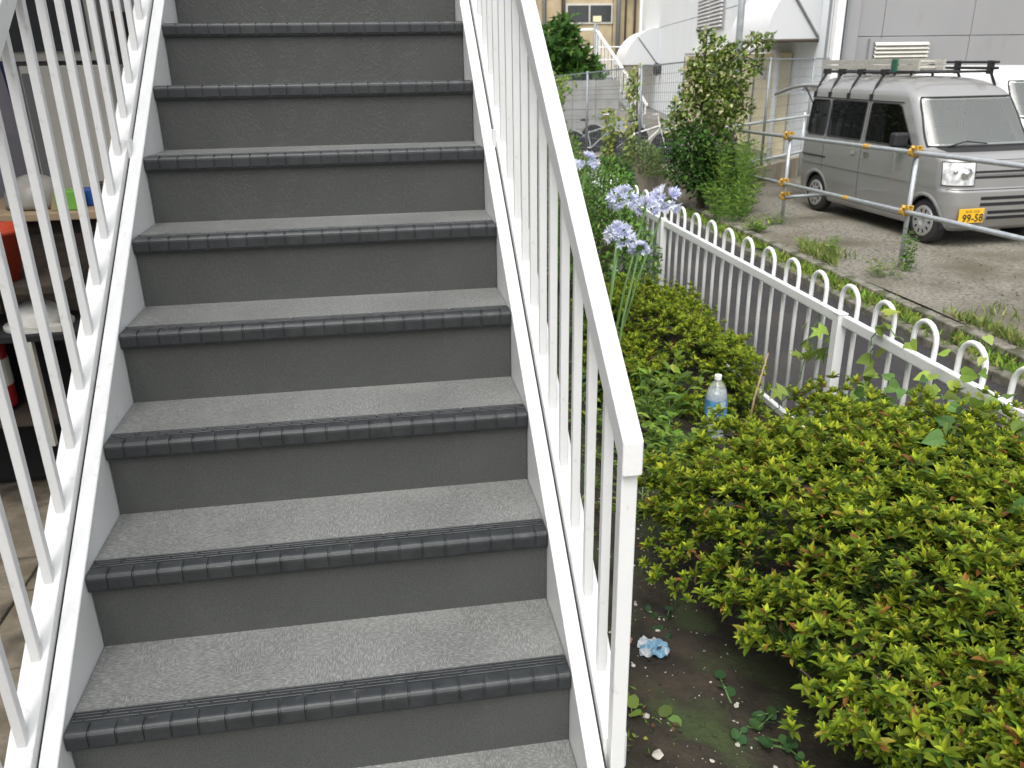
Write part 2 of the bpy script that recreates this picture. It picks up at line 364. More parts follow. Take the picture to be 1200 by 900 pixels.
# concrete footing strip under the white fence
tag(MB().box(2.2, 2.34, -3, 9.5, -1.2, -0.455).build('garden_retaining_wall', 'kerb_concrete', bevel=0.01),
    'low mossy concrete edging wall under the white hoop fence', 'wall')
# left paving
pv = thing('paving', None, None); tag(pv, kind='structure')
MB().box(-7, 0.528, -4, 8, -1.2, G-0.012).build('paving_bed', 'soil', pv)
first = None
for i in range(-14, 2):
    for j in range(-4, 16):
        if i == 1: continue
        x = 0.13 + i*0.40; y = -0.83 + j*0.40 + (0.2 if i % 2 else 0)
        if first is None:
            first = MB().box(0.004, 0.396, 0.004, 0.396, G-0.05, G).build('paver', 'paver', pv, bevel=0.006); first.location = (x, y, 0)
        else:
            o = first.copy(); COL.objects.link(o); o.name = 'paver'; o.parent = pv
            o.location = (x, y, random.uniform(-.004, .003)); o.rotation_euler = (random.uniform(-.006, .006), random.uniform(-.006, .006), 0)

# ================================================================== staircase
st = thing('staircase', 'grey vinyl outdoor staircase with dark segmented nosings and white side stringers', 'staircase', (0, 0, G))
NST = 13; OV = 0.016; HW = 0.4995
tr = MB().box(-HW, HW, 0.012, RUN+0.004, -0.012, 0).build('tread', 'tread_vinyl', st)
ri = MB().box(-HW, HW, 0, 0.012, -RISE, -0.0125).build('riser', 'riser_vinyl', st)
# nosing: extruded rubber profile with raised pads and ribs
def prof(off):
    r = 0.009; pts = [(0.048, 0.0012+off)]
    for k in range(5):
        a = R(90+k*22.5); pts.append((-OV+r+math.cos(a)*(r+off), 0.0012-r+math.sin(a)*(r+off)))
    pts.append((-OV-off*1.0, -0.034)); pts.append((-OV+0.003, -0.039)); pts.append((-OV+0.010, -0.039))
    return pts
def sheet(mb, pr, x0, x1, closed=False):
    n = len(pr); k = len(mb.V)
    mb.add([(x0, y, z) for y, z in pr]+[(x1, y, z) for y, z in pr], [(i, i+1, i+n+1, i+n) for i in range(n-1)])
m = MB(); p0 = prof(0.0); poly = p0 + [(0.001, -0.02), (0.048, -0.010)]
m.prism_x(poly, -HW-0.001, HW+0.001)
pw = 0.0515; x = -HW + 0.012 - 0.02
while x < HW - 0.004:
    a, b = max(x+0.0021, -HW+0.002), min(x+pw-0.0021, HW-0.002)
    if b-a > 0.006:
        q = [(y, z) for y, z in prof(0.0030)][0:]
        q = [(0.013, q[0][1])] + q[1:6] + [(-OV-0.0030, -0.031)] + [(-OV+0.002, -0.033), (-OV+0.004, -0.010), (0.013, -0.004)]
        m.prism_x(q, a, b)
    x += pw
for yy, ln, ph in ((0.0185, 0.105, 0.03), (0.0275, 0.0515, 0.012), (0.036, 0.155, 0.07), (0.043, 0.21, 0.0)):
    x = -HW + ph
    m.prism_x([(yy, -0.002), (yy, 0.0042), (yy+0.0030, 0.0042), (yy+0.0030, -0.002)], -HW+0.003, x-0.004) if ph > 0.01 else None
    while x < HW-0.01:
        m.prism_x([(yy, -0.002), (yy, 0.0042), (yy+0.0030, 0.0042), (yy+0.0030, -0.002)], x, min(x+ln-0.004, HW-0.003)); x += ln
no = m.build('nosing', 'nosing_rubber', st, bevel=0.0009, seg=1)
for src in (tr, ri, no):
    clones(src.name, src, st, [(0, i*RUN, i*RISE) for i in range(1, NST)])
TOPY, TOPZ = NST*RUN, NST*RISE
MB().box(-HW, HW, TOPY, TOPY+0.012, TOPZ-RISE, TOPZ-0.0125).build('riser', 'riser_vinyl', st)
MB().box(-0.62, 0.62, TOPY+0.013, TOPY+1.3, TOPZ-0.10, TOPZ).build('landing', 'tread_vinyl', st)
MB().prism_x([(0.05, -0.17), (RUN*NST, TOPZ-RISE-0.06), (RUN*NST, TOPZ-RISE-0.075), (0.07, -0.17)], -HW, HW).build('soffit', 'white_metal', st)
y0, y1 = -0.10, TOPY+0.06
def line(c, y): return SL*y + c
for sx in (-1, 1):
    ct, cb = 0.020, -0.30
    yb = (G - cb)/SL
    web = [(y0, line(ct, y0)-0.007), (y1, line(ct, y1)-0.007), (y1, line(cb, y1)), (yb, G), (y0, G)]
    m = MB(); m.prism_x(web, sx*0.5018, sx*0.508)
    # flange with a rounded inner shoulder
    pr = [(0.501, -0.010), (0.501, -0.006), (0.5016, -0.0035), (0.5035, -0.0014), (0.507, 0.0), (0.534, 0.0), (0.534, -0.060), (0.530, -0.060), (0.530, -0.010)]
    n = len(pr); V = [(sx*a, y, line(ct, y)+b) for y in (y0, y1) for a, b in pr]
    F = [(i, (i+1) % n, (i+1) % n+n, i+n) for i in range(n)] + [tuple(range(n)), tuple(range(n, 2*n))]
    m.add(V, F if sx < 0 else [f[::-1] for f in F])
    m.build('stringer', 'white_paint', st)
# railings --------------------------------------------------------------
BX = 0.560
def railing(sx, ctop, label, ystart, post):
    r = thing('stair_railing', label, 'railing', (sx*BX, 0.1, G), 'white railings along the staircase')
    hw = 0.0178; vt = 0.064; ye = TOPY + 0.05
    y_s = 0.068
    MB().prism_x([(y_s, line(ctop, y_s)), (ye, line(ctop, ye)), (ye, line(ctop, ye)-vt), (y_s, line(ctop, y_s)-vt)],
                 sx*BX-hw, sx*BX+hw).build('handrail', 'white_paint', r, bevel=0.0035, seg=3)
    cb = -0.035; ct = 0.047
    ys = 0.1125 if post else 0.062
    MB().prism_x([(ys, line(ct, ys)), (ye, line(ct, ye)), (ye, line(cb, ye)), (ys, line(cb, ys))],
                 sx*0.5388, sx*0.587).build('bottom_rail', 'white_paint', r, bevel=0.0015, seg=1)
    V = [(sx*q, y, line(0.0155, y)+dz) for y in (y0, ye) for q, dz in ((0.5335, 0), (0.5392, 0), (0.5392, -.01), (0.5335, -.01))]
    build('gap_shade_strip', V, [(0,1,5,4),(1,2,6,5),(2,3,7,6),(3,0,4,7),(0,3,2,1),(4,5,6,7)], 'black_rubber', r)  # dark strip laid in the rail gap, stands in for its shade line
    b = 0.0092
    def bal(y, name='baluster'):
        z1 = line(ctop-vt, y)+0.008
        return [(sx*BX+a*b, y+c*b, line(ct, y+c*b)-0.003) for a, c in ((-1,-1),(1,-1),(1,1),(-1,1))] + [(sx*BX+a*b, y+c*b, line(ctop-vt, y+c*b)+0.012) for a, c in ((-1,-1),(1,-1),(1,1),(-1,1))]
    F = [(0,3,2,1),(4,5,6,7),(0,1,5,4),(1,2,6,5),(2,3,7,6),(3,0,4,7)]
    src = build('baluster', bal(ystart), F, 'white_paint', r, bevel=0.0012, seg=1)
    k = int((ye-ystart)/(RUN/2))
    clones('baluster', src, r, [(0, i*RUN/2, i*RISE/2) for i in range(1, k)])
    if post:
        MB().box(sx*BX-0.0145, sx*BX+0.0145, 0.082, 0.112, G, line(ctop-vt, 0.10)+0.01).build('post', 'white_paint', r, bevel=0.0025)
    for yy in (1.50, 2.9):
        MB().box(min(sx*0.530, sx*0.541), max(sx*0.530, sx*0.541), yy, yy+0.035, line(0.005, yy), line(0.040, yy+0.035)).build('bracket', 'white_paint', r)
    return r
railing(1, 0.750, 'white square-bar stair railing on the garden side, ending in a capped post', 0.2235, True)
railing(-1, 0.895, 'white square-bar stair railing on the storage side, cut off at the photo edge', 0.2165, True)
# ================================================================== white hoop fence
hf = thing('hoop_fence', 'low white metal fence with arched hoop tops between garden and lane', 'fence', (2.25, 2.25, -0.45))
HP = 0.2776; FX = 2.25; PY = 2.245
for k, y in enumerate((PY-HP*9, PY, PY+HP*9, PY+HP*18)):
    if k == 0: src = MB().box(FX-0.052, FX-0.006, y-0.025, y+0.025, -0.46, 0.289).box(FX-0.055, FX-0.004, y-0.028, y+0.028, 0.2895, 0.296).build('post', 'white_paint', hf, bevel=0.003)
    else: clones('post', src, hf, [(0, HP*9*k, 0)])
rl = HP*9-0.054
for k in range(3):
    y = PY - HP*9 + 0.027 + HP*9*k
    if k == 0:
        s1 = MB().box(FX-0.034, FX-0.004, y, y+rl, 0.238, 0.288).build('top_rail', 'white_paint', hf, bevel=0.006, seg=3)
        s2 = MB().box(FX-0.034, FX-0.004, y, y+rl, -0.415, -0.378).build('bottom_rail', 'white_paint', hf, bevel=0.004)
    else:
        clones('top_rail', s1, hf, [(0, HP*9*k, 0)]); clones('bottom_rail', s2, hf, [(0, HP*9*k, 0)])
hr = HP/4; path = [(FX+0.008, -hr, -0.43), (FX+0.008, -hr, 0.10), (FX+0.008, -hr, 0.415-hr)]
path += [(FX+0.008, -hr*math.cos(R(a)), 0.415-hr+hr*math.sin(R(a))) for a in range(20, 180, 20)]
path += [(FX+0.008, hr, 0.415-hr), (FX+0.008, hr, 0.10), (FX+0.008, hr, -0.43)]
m = MB().tube([(a, b+PY-HP*9, c) for a, b, c in path], 0.0108, 8)
src = m.build('hoop', 'white_paint', hf, smooth=True)
clones('hoop', src, hf, [(0, HP*k, 0) for k in range(1, 28)])

# ================================================================== azaleas
YOUNG = lambda n: palette(n, [(0.30, 0.37, 0.026), (0.40, 0.45, 0.04), (0.20, 0.28, 0.022)], [4, 3, 3], 0.14)
def OLDF(rust):
    return lambda n: palette(n, [(0.105, 0.165, 0.017), (0.16, 0.22, 0.02), (0.05, 0.09, 0.015), (0.22, 0.10, 0.03), (0.28, 0.25, 0.04)], [4, 4, 2, rust, rust], 0.18)
def azalea(label, c, a, b, h, n, size, dens2=0.6, stems=14, keep=None, rust=0.35, lumpy=0.14, shape='simple', tilt=0.0, taper=0.0):
    """mound: superellipsoid footprint a x b and height h on soil at c"""
    t = thing('azalea_bush', label, 'bush', c, 'clipped azalea bushes in the garden bed')
    cc = np.array(c)
    def surf(n_, shrink):
        d = unit(rng.normal(0, 1, (n_*3, 3))); d = d[d[:, 2] > -0.12][:n_]
        e = 2.7; rr = (np.abs(d[:, 0]/a)**e + np.abs(d[:, 1]/b)**e + np.abs(d[:, 2]/h)**e)**(-1/e)
        P = d*rr[:, None]
        nn = unit(np.stack([np.sign(P[:, 0])*np.abs(P[:, 0]/a)**(e-1)/a, np.sign(P[:, 1])*np.abs(P[:, 1]/b)**(e-1)/b, np.sign(P[:, 2])*np.abs(P[:, 2]/h)**(e-1)/h], 1))
        k = 1 + lumpy*lump(P, 7.0) + 0.13*lump(P, 15.0) - shrink*rng.uniform(0, 1, len(P))**1.5
        P = P*k[:, None]
        if tilt: P[:, 2] *= 1 + tilt*np.clip(P[:, 0]/a, -0.8, 1)
        if taper: P[:, 0] *= np.where(P[:, 0] < 0, 1 - taper*np.clip((0.50-P[:, 1])/1.0, 0, 1), 1)
        return P, nn
    # area-even resampling
    P, N = surf(n*5, 0.09)
    q = lump(P, 17.0) > rng.uniform(-0.75, -0.1, len(P)); P, N = P[q], N[q]
    P = P*(1 + (rng.uniform(0, 1, (len(P), 1))**5)*0.16)
    wgt = np.linalg.norm(P, axis=1)**2/np.maximum((unit(P)*N).sum(1), 0.25); wgt /= wgt.sum()
    i = rng.choice(len(P), n, replace=False, p=wgt); P, N = P[i], N[i]
    if keep is not None:
        q = keep(P+cc); P, N = P[q], N[q]
    A = unit(N*0.55 + np.array([0, 0, 0.75]) + rng.normal(0, 0.28, P.shape))
    V, F, C = rosettes(P+cc, A, size, 5, 7, YOUNG, OLDF(rust), shape)
    build('foliage', V, F, 'leaf_gloss', t, kind='stuff', col=C)
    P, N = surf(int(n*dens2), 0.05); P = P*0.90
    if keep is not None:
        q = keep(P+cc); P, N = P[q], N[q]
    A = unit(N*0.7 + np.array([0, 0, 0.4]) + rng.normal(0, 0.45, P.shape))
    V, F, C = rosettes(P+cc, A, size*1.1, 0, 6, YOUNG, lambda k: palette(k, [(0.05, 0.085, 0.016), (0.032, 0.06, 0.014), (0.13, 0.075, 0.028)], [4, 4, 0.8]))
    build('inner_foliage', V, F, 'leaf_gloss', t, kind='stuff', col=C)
    m = MB()
    for k in range(stems):
        an = rng.uniform(0, 6.28); q = rng.uniform(0.3, 0.86); ex, ey = math.cos(an)*a*q, math.sin(an)*b*q
        p0 = Vector((ex*0.45, ey*0.45, -0.05)); p3 = Vector((ex, ey, h*(1-q*q)*rng.uniform(0.75, 1.0)+0.05))
        pts = []
        for u in np.linspace(0, 1, 6):
            v = p0.lerp(p3, u) + Vector(rng.normal(0, 0.012, 3)); v.z = p0.z + (p3.z-p0.z)*u**0.8; pts.append(v+Vector(c))
        m.tube(pts, [0.010-0.0075*u for u in np.linspace(0, 1, 6)], 5)
        for _ in range(3):
            j = rng.integers(2, 5); s = pts[j]; e = s + Vector((rng.normal(0, .07), rng.normal(0, .07), rng.uniform(.04, .13)))
            m.tube([s, (s+e)/2+Vector(rng.normal(0, .006, 3)), e], [0.004, 0.003, 0.0015], 4)
    m.build('stem', 'twig', t)
    return t
azalea('large sprawling yellow-green azalea bush filling the bed right of the stairs', (1.55, 0.50, -0.22), 0.68, 1.24, 0.52, 8200, 0.029, 0.6, 40, rust=0.6, lumpy=0.19, tilt=0.26, taper=0.28, shape='lance', keep=lambda Q: (Q[:, 2] > -0.02 - 0.5*np.clip(Q[:, 0]-1.1, 0, 1) + 0.05*lump(Q, 9.0)) & ((Q[:, 1] < 1.42) | (Q[:, 0] > 1.74)))
azalea('rounded azalea bush against the hoop fence behind the plastic bottle', (1.80, 3.45, -0.36), 0.42, 0.86, 0.40, 2300, 0.030, 0.5, 12, rust=0.3)
azalea('small azalea mound beside the handrail in front of strap-leaved plants', (1.42, 2.92, -0.30), 0.24, 0.36, 0.24, 800, 0.028, 0.5, 6, rust=0.5)
# bare branch poking out low at the right
bb = thing('bare_branch', 'bare brown forked branch poking out of the large azalea at lower right', 'branch', (1.22, 0.16, -0.1))
m = MB()
m.tube([(1.37, 0.10, -0.16), (1.32, 0.13, -0.02), (1.27, 0.16, 0.05), (1.19, 0.22, 0.10)], [0.008, 0.007, 0.005, 0.002], 6)
m.tube([(1.32, 0.13, -0.02), (1.335, 0.15, 0.06), (1.34, 0.18, 0.13)], [0.005, 0.004, 0.002], 5)
m.tube([(1.27, 0.16, 0.05), (1.22, 0.15, 0.08), (1.17, 0.14, 0.09)], [0.004, 0.003, 0.0015], 5)
m.build('twig', 'twig', bb, smooth=True)

# ================================================================== weeds and broadleaf plants
def weed(label, c, n, hgt, spread, lsize, kind, cols, wts, name='leafy_weed', group=None, lw=0.5, droop=0.3, stemr=0.003, matn='leaf_matte', cat='weed'):
    t = thing(name, label, cat, c, group); m = MB(); Ps = []; Ds = []; Ns = []
    for k in range(n):
        an = rng.uniform(0, 6.28); r0 = rng.uniform(0, spread*0.5); lean = rng.uniform(0.1, 0.6)
        b = Vector(c) + Vector((math.cos(an)*r0, math.sin(an)*r0, -0.02)); h = hgt*rng.uniform(0.5, 1.1)
        top = b + Vector((math.cos(an)*spread*lean, math.sin(an)*spread*lean, h))
        mid = (b+top)/2 + Vector((rng.normal(0, .02), rng.normal(0, .02), h*0.06))
        m.tube([b, mid, top], [stemr, stemr*0.8, stemr*0.4], 4)
        nl = max(4, int(h/lsize*2.6))
        for j in range(nl):
            u = (j+1.5)/(nl+0.5); p = b.lerp(mid, u*2) if u < 0.5 else mid.lerp(top, u*2-1)
            a2 = j*2.4 + rng.uniform(0, .6)
            Ps.append(p); d = Vector((math.cos(a2), math.sin(a2), rng.uniform(-droop, 0.65))); Ds.append(d)
            Ns.append((rng.normal(0, .25), rng.normal(0, .25), 1))
    k = len(Ps); L = lsize*rng.uniform(0.6, 1.2, k)
    V, F, C = leaves(Ps, Ds, Ns, L, L*lw, palette(k, cols, wts), kind)
    build('foliage', V, F, matn, t, kind='stuff', col=C)
    m.build('stem', 'green_stalk', t, kind='stuff'); return t
GR = [(0.14, 0.24, 0.03), (0.20, 0.31, 0.045), (0.08, 0.15, 0.022), (0.28, 0.34, 0.06)]
weed('bright green lance-leaved weed beside the plastic bottle', (1.36, 2.42, -0.26), 16, 0.30, 0.30, 0.085, 'lance', GR, [4, 3, 2, 1], group='weeds around the bottle', lw=0.36)
weed('low round-leaved weed at the foot of the plastic bottle', (1.48, 2.10, -0.24), 22, 0.13, 0.30, 0.045, 'round', GR, [3, 4, 2, 1], group='weeds around the bottle', lw=0.8)
weed('fresh green weed patch between bottle and handrail end', (1.22, 2.02, -0.24), 34, 0.12, 0.38, 0.05, 'lance', GR, [3, 4, 1, 2], group='weeds around the bottle', lw=0.4)
weed('grassy green weed patch on the soil beyond the railing end', (1.12, 1.62, -0.235), 40, 0.09, 0.40, 0.05, 'lance', GR, [3, 4, 1, 2], group='weeds around the bottle', lw=0.22)
weed('leafy weed behind the bottle under the azalea', (1.50, 2.62, -0.29), 14, 0.22, 0.28, 0.07, 'lance', GR, [4, 2, 3, 1], group='weeds around the bottle', lw=0.4)
weed('dark leafy weed below the handrail next to strap leaves', (1.17, 2.30, -0.25), 14, 0.2, 0.24, 0.07, 'lance', GR, [4, 2, 4, 1], group='weeds around the bottle', lw=0.42)
weed('small sprouting weed in the bare soil near the bottom edge', (0.70, 0.52, -0.215), 5, 0.05, 0.07, 0.035, 'round', GR, [3, 4, 2, 0.5], group='weeds in the bare soil', lw=0.8)
weed('tiny creeping weed beside the stair post in bare soil', (0.66, 0.40, -0.21), 5, 0.03, 0.08, 0.022, 'round', GR, [3, 4, 2, 0.5], group='weeds in the bare soil', lw=0.8)
weed('dark round-leaved weed in the shade of the large azalea', (1.02, 0.46, -0.225), 7, 0.035, 0.16, 0.03, 'round', [(0.035, 0.085, 0.03), (0.05, 0.11, 0.03)], [1, 1], group='weeds in the bare soil', lw=0.95)
weed('dark round-leaved weed beside the crumpled wrapper', (0.93, 0.90, -0.225), 5, 0.035, 0.10, 0.028, 'round', [(0.03, 0.08, 0.035), (0.04, 0.10, 0.03)], [1, 1], group='weeds in the bare soil', lw=0.95)
weed('pale single-leaved sprout on the soil left of the shaded weed', (0.83, 0.47, -0.215), 1, 0.03, 0.04, 0.045, 'round', [(0.16, 0.26, 0.06)], [1], group='weeds in the bare soil', lw=0.95)
# moss and sprouts scattered on soil
n = 2600; xy = np.stack([rng.uniform(0.58, 1.5, n), rng.uniform(0.1, 2.9, n)], 1)
k = lump(np.c_[xy, np.zeros(n)], 5.0) > -0.05; xy = xy[k]; n = len(xy)
P = np.array([(x, y, soil_z(x, y)+0.001) for x, y in xy]); D = np.c_[rng.normal(0, 1, (n, 2)), rng.uniform(0.1, 0.9, n)]
V, F, C = leaves(P, D, np.c_[rng.normal(0, .4, (n, 2)), np.ones(n)], rng.uniform(.008, .028, n), rng.uniform(.004, .014, n), palette(n, GR+[(0.11, 0.07, 0.03), (0.20, 0.13, 0.06)], [2, 2, 3, 1, 4, 2]), 'simple')
tag(build('soil_sprouts', V, F, 'leaf_matte', kind='stuff', col=C), 'tiny moss sprouts and leaf litter over the bare soil', 'ground cover')
# pebbles and shell grit as stuff
def pebbles(n, x0, x1, y0, y1, s0, s1, zf):
    ico = [(0,0,1),(0.89,0,.45),(.28,.85,.45),(-.72,.53,.45),(-.72,-.53,.45),(.28,-.85,.45),(.72,.53,-.45),(-.28,.85,-.45),(-.89,0,-.45),(-.28,-.85,-.45),(.72,-.53,-.45),(0,0,-1)]
    fc = [(0,1,2),(0,2,3),(0,3,4),(0,4,5),(0,5,1),(1,6,2),(2,7,3),(3,8,4),(4,9,5),(5,10,1),(6,7,2),(7,8,3),(8,9,4),(9,10,5),(10,6,1),(6,11,7),(7,11,8),(8,11,9),(9,11,10),(10,11,6)]
    I = np.array(ico); V = []; F = []
    for i in range(n):
        x, y = rng.uniform(x0, x1), rng.uniform(y0, y1); s = s0*(s1/s0)**(rng.uniform()**3)
        q = I*rng.uniform(0.55, 1.2, (12, 1))*np.array([1, rng.uniform(.6, 1), rng.uniform(.4, .7)])*s; a = rng.uniform(0, 6.28)
        q = np.c_[q[:, 0]*math.cos(a)-q[:, 1]*math.sin(a), q[:, 0]*math.sin(a)+q[:, 1]*math.cos(a), q[:, 2]] + np.array([x, y, zf(x, y)+s*0.2])
        V.append(q); F += [tuple(12*i+j for j in f) for f in fc]
    return np.concatenate(V), F
V, F = pebbles(420, 0.57, 1.1, 0.15, 1.7, 0.0018, 0.010, soil_z)
tag(build('pebbles', V, F, 'stone_white', kind='stuff'), 'scattered white grit and pebbles on dark soil', 'pebbles')
V, F = pebbles(1500, 0.56, 1.7, 0.1, 2.6, 0.003, 0.013, soil_z)
tag(build('soil_clods', V, F, 'soil', kind='stuff'), 'small dark crumbs of earth over the garden bed', 'soil')
V, F = pebbles(1500, 5.0, 8.6, 3.5, 11.5, 0.006, 0.018, lambda x, y: LOT+0.004)
tag(build('gravel', V, F, ['lot_concrete'], kind='stuff'), 'loose gravel over the parking lot surface', 'gravel')
def one_stone(x, y, s, mt, name, label, cat):
    V, F = pebbles(1, x, x+1e-4, y, y+1e-4, s, s*1.001, soil_z); o = build(name, V, F, mt, bevel=s*0.08); tag(o, label, cat); return o
one_stone(0.745, 0.355, 0.022, 'stone_white', 'stone', 'pale flat stone lying at the bottom edge of the soil', 'stone')
one_stone(0.765, 0.50, 0.012, 'stone_white', 'stone', 'white stone in bare soil above the pale flat stone', 'stone')
one_stone(0.803, 0.80, 0.020, 'brick_red', 'brick_fragment', 'reddish brick fragment beside the crumpled wrapper', 'rubble')
# crumpled wrapper
mt = mat('wrapper_print', (0.34, 0.37, 0.39), 0.5, col2=(0.13, 0.26, 0.36), scale=26, detail=2, ramp=(0.48, 0.52), dirt=((0.03, 0.04, 0.07), 38, 0.62, 0.64))
P = []
for i in range(14):
    row = []
    for j in range(14):
        u, v = (i-6.5)/6.5, (j-6.5)/6.5; q = 1-0.2*abs(u*v)
        z = 0.010 + 0.016*mnoise.noise(Vector((u*2.2, v*2.2, 1.3))) + 0.010*mnoise.noise(Vector((u*5, v*5, 4))) - 0.006*(u*u+v*v)
        row.append((0.868+0.046*u*q+0.010*v, 0.755+0.040*v*q-0.012*u, soil_z(0.868, 0.755)+0.008+z))
    P.append(row)
m = MB().grid(P); o = build('wrapper', m.V, [f[::-1] for f in m.F], 'wrapper_print')
o.modifiers.new('s', 'SOLIDIFY').thickness = 0.001
tag(o, 'crumpled blue and white plastic wrapper on bare soil beside the post', 'litter')

# ================================================================== bottle
bt = thing('plastic_bottle', 'clear water-filled plastic bottle with blue label and white cap', 'bottle', (1.69, 2.33, soil_z(1.69, 2.33)))
bz = soil_z(1.69, 2.33)+0.03; bc = (1.69, 2.33, bz)
prof_b = [(0.030, 0.0), (0.046, 0.004), (0.050, 0.016)]
for k in range(6): prof_b += [(0.050, 0.022+k*0.016), (0.0475, 0.029+k*0.016), (0.050, 0.035+k*0.016)]
prof_b += [(0.052, 0.125), (0.052, 0.205), (0.050, 0.222), (0.044, 0.248), (0.033, 0.272), (0.019, 0.288), (0.015, 0.294), (0.0145, 0.302)]
MB().lathe(prof_b, bc, seg=28).build('bottle_body', 'clear_plastic', bt, smooth=True)
MB().lathe([(r*0.965, h) for r, h in prof_b if 0.004 <= h <= 0.26], bc, seg=24).build('water', 'clear_plastic', bt, smooth=True)
MB().lathe([(0.0165, 0.298), (0.0172, 0.300), (0.0172, 0.318), (0.0155, 0.3205)], bc, seg=20).build('cap', 'cap_white', bt)
def band(a0, a1, z0, z1, r): return MB().grid([[(bc[0]+r*math.cos(a), bc[1]+r*math.sin(a), bc[2]+z) for a in np.linspace(a0, a1, 17)] for z in (z0, z1)])
mat('label_blue', (0.06, 0.20, 0.42), 0.35, col2=(0.14, 0.36, 0.58), scale=22, detail=2); mat('label_pale', (0.50, 0.58, 0.62), 0.4, col2=(0.32, 0.44, 0.52), scale=40, detail=2); mat('label_deep', (0.02, 0.09, 0.36), 0.35)
lb = band(0, 2*math.pi, 0.128, 0.203, 0.0535).build('label', 'label_blue', bt, smooth=True)
band(R(205), R(262), 0.142, 0.174, 0.0542).build('label_panel', 'label_pale', lb); band(R(262), R(300), 0.168, 0.200, 0.0542).build('label_panel', 'label_pale', lb)
band(R(264), R(292), 0.132, 0.166, 0.0544).build('label_panel', 'label_deep', lb)

# ================================================================== agapanthus
heads = [((1.415, 3.9, 0.833), 0.085), ((1.475, 3.3, 0.712), 0.085), ((1.646, 3.4, 0.645), 0.07), ((1.798, 3.5, 0.672), 0.095), ((1.355, 2.9, 0.596), 0.080), ((1.49, 3.0, 0.483), 0.055)]
clump = [('tall', (1.33, 3.75)), ('big', (1.38, 3.10)), ('mid', (1.42, 3.22)), ('far', (1.47, 3.32)), ('near', (1.26, 2.74)), ('low', (1.34, 2.84))]
lab = ['agapanthus with pale blue flower head half hidden behind the handrail', 'agapanthus with broad pale lilac flower head left of the hoop fence',
       'agapanthus with drooping white-blue flower head over the fence corner', 'agapanthus with lilac flower head furthest right above the hoops',
       'agapanthus with lowest starry white-blue flower head on a thick stalk', 'agapanthus with small fading blue flower head against the fence bars']
for (hc, hr_), (nm_, (bx, by)), lb_ in zip(heads, clump, lab):
    z0 = soil_z(bx, by); t = thing('agapanthus', lb_, 'flower', (bx, by, z0), 'flowering agapanthus by the handrail')
    hc = Vector(hc); b = Vector((bx, by, z0)); base = hc - Vector((0, 0, hr_*0.55))
    mid = b.lerp(base, 0.55) + Vector((-0.03, -0.01, 0))
    MB().tube([b, b.lerp(mid, .5)+Vector((-.01, 0, 0)), mid, base], [0.0085, 0.008, 0.007, 0.006], 7).build('stalk', 'green_stalk', t, smooth=True)
    n = 34; d = unit(rng.normal(0, 1, (n*3, 3))); d = d[d[:, 2] > -0.35][:n]; n = len(d)
    m = MB(); parts = []
    r1 = hr_*rng.uniform(0.55, 0.75, n)
    for i in range(n): m.tube([base, Vector(base)+Vector(d[i])*float(r1[i])], [0.0015, 0.0012], 3, cap=False)
    m.build('pedicels', 'green_stalk', t)
    o0 = np.array(base) + d*r1[:, None]
    ref = unit(np.cross(d, np.array([[0.3, 0.2, 0.9]]))); up = np.cross(d, ref)
    for k in range(6):
        a = k*math.pi/3; rad = ref*math.cos(a) + up*math.sin(a); el = R(34)
        D = d*math.cos(el) + rad*math.sin(el); N = d*math.sin(el) - rad*math.cos(el)
        L = hr_*rng.uniform(0.42, 0.58, n)
        parts.append(leaves(o0, D, N, L, L*0.36, palette(n, [(0.66, 0.70, 0.90), (0.78, 0.80, 0.92), (0.56, 0.59, 0.86), (0.86, 0.87, 0.91)], [4, 4, 2, 2], 0.06), 'lance'))
    V, F, C = joinleaf(parts); build('flower_head', V, F, 'petal', t, kind='stuff', col=C)
    # strap leaves
    m = MB(); nl = 11; Cs = []
    for k in range(nl):
        an = rng.uniform(0, 6.28); L = rng.uniform(0.3, 0.48); wd = rng.uniform(0.014, 0.022)
        sdir = Vector((-math.sin(an), math.cos(an), 0)); rows = []
        for u in np.linspace(0, 1, 8):
            h = L*(1.15*u - 0.85*u*u*rng.uniform(0.95, 1.05)); r = L*(0.15*u + 0.65*u*u)
            p = b + Vector((math.cos(an)*r, math.sin(an)*r, h)); ww = wd*(1-u**3)*(0.7+0.3*min(1, u*3))
            rows.append((p - sdir*ww, p + Vector((0, 0, -ww*0.35)), p + sdir*ww))
        m.grid(rows); Cs += [palette(1, [(0.06, 0.13, 0.03), (0.09, 0.18, 0.04), (0.045, 0.10, 0.03)], [1, 1, 1])[0]]*24
    build('leaf_blades', m.V, m.F, 'leaf_gloss', t, smooth=True, col=np.array(Cs))

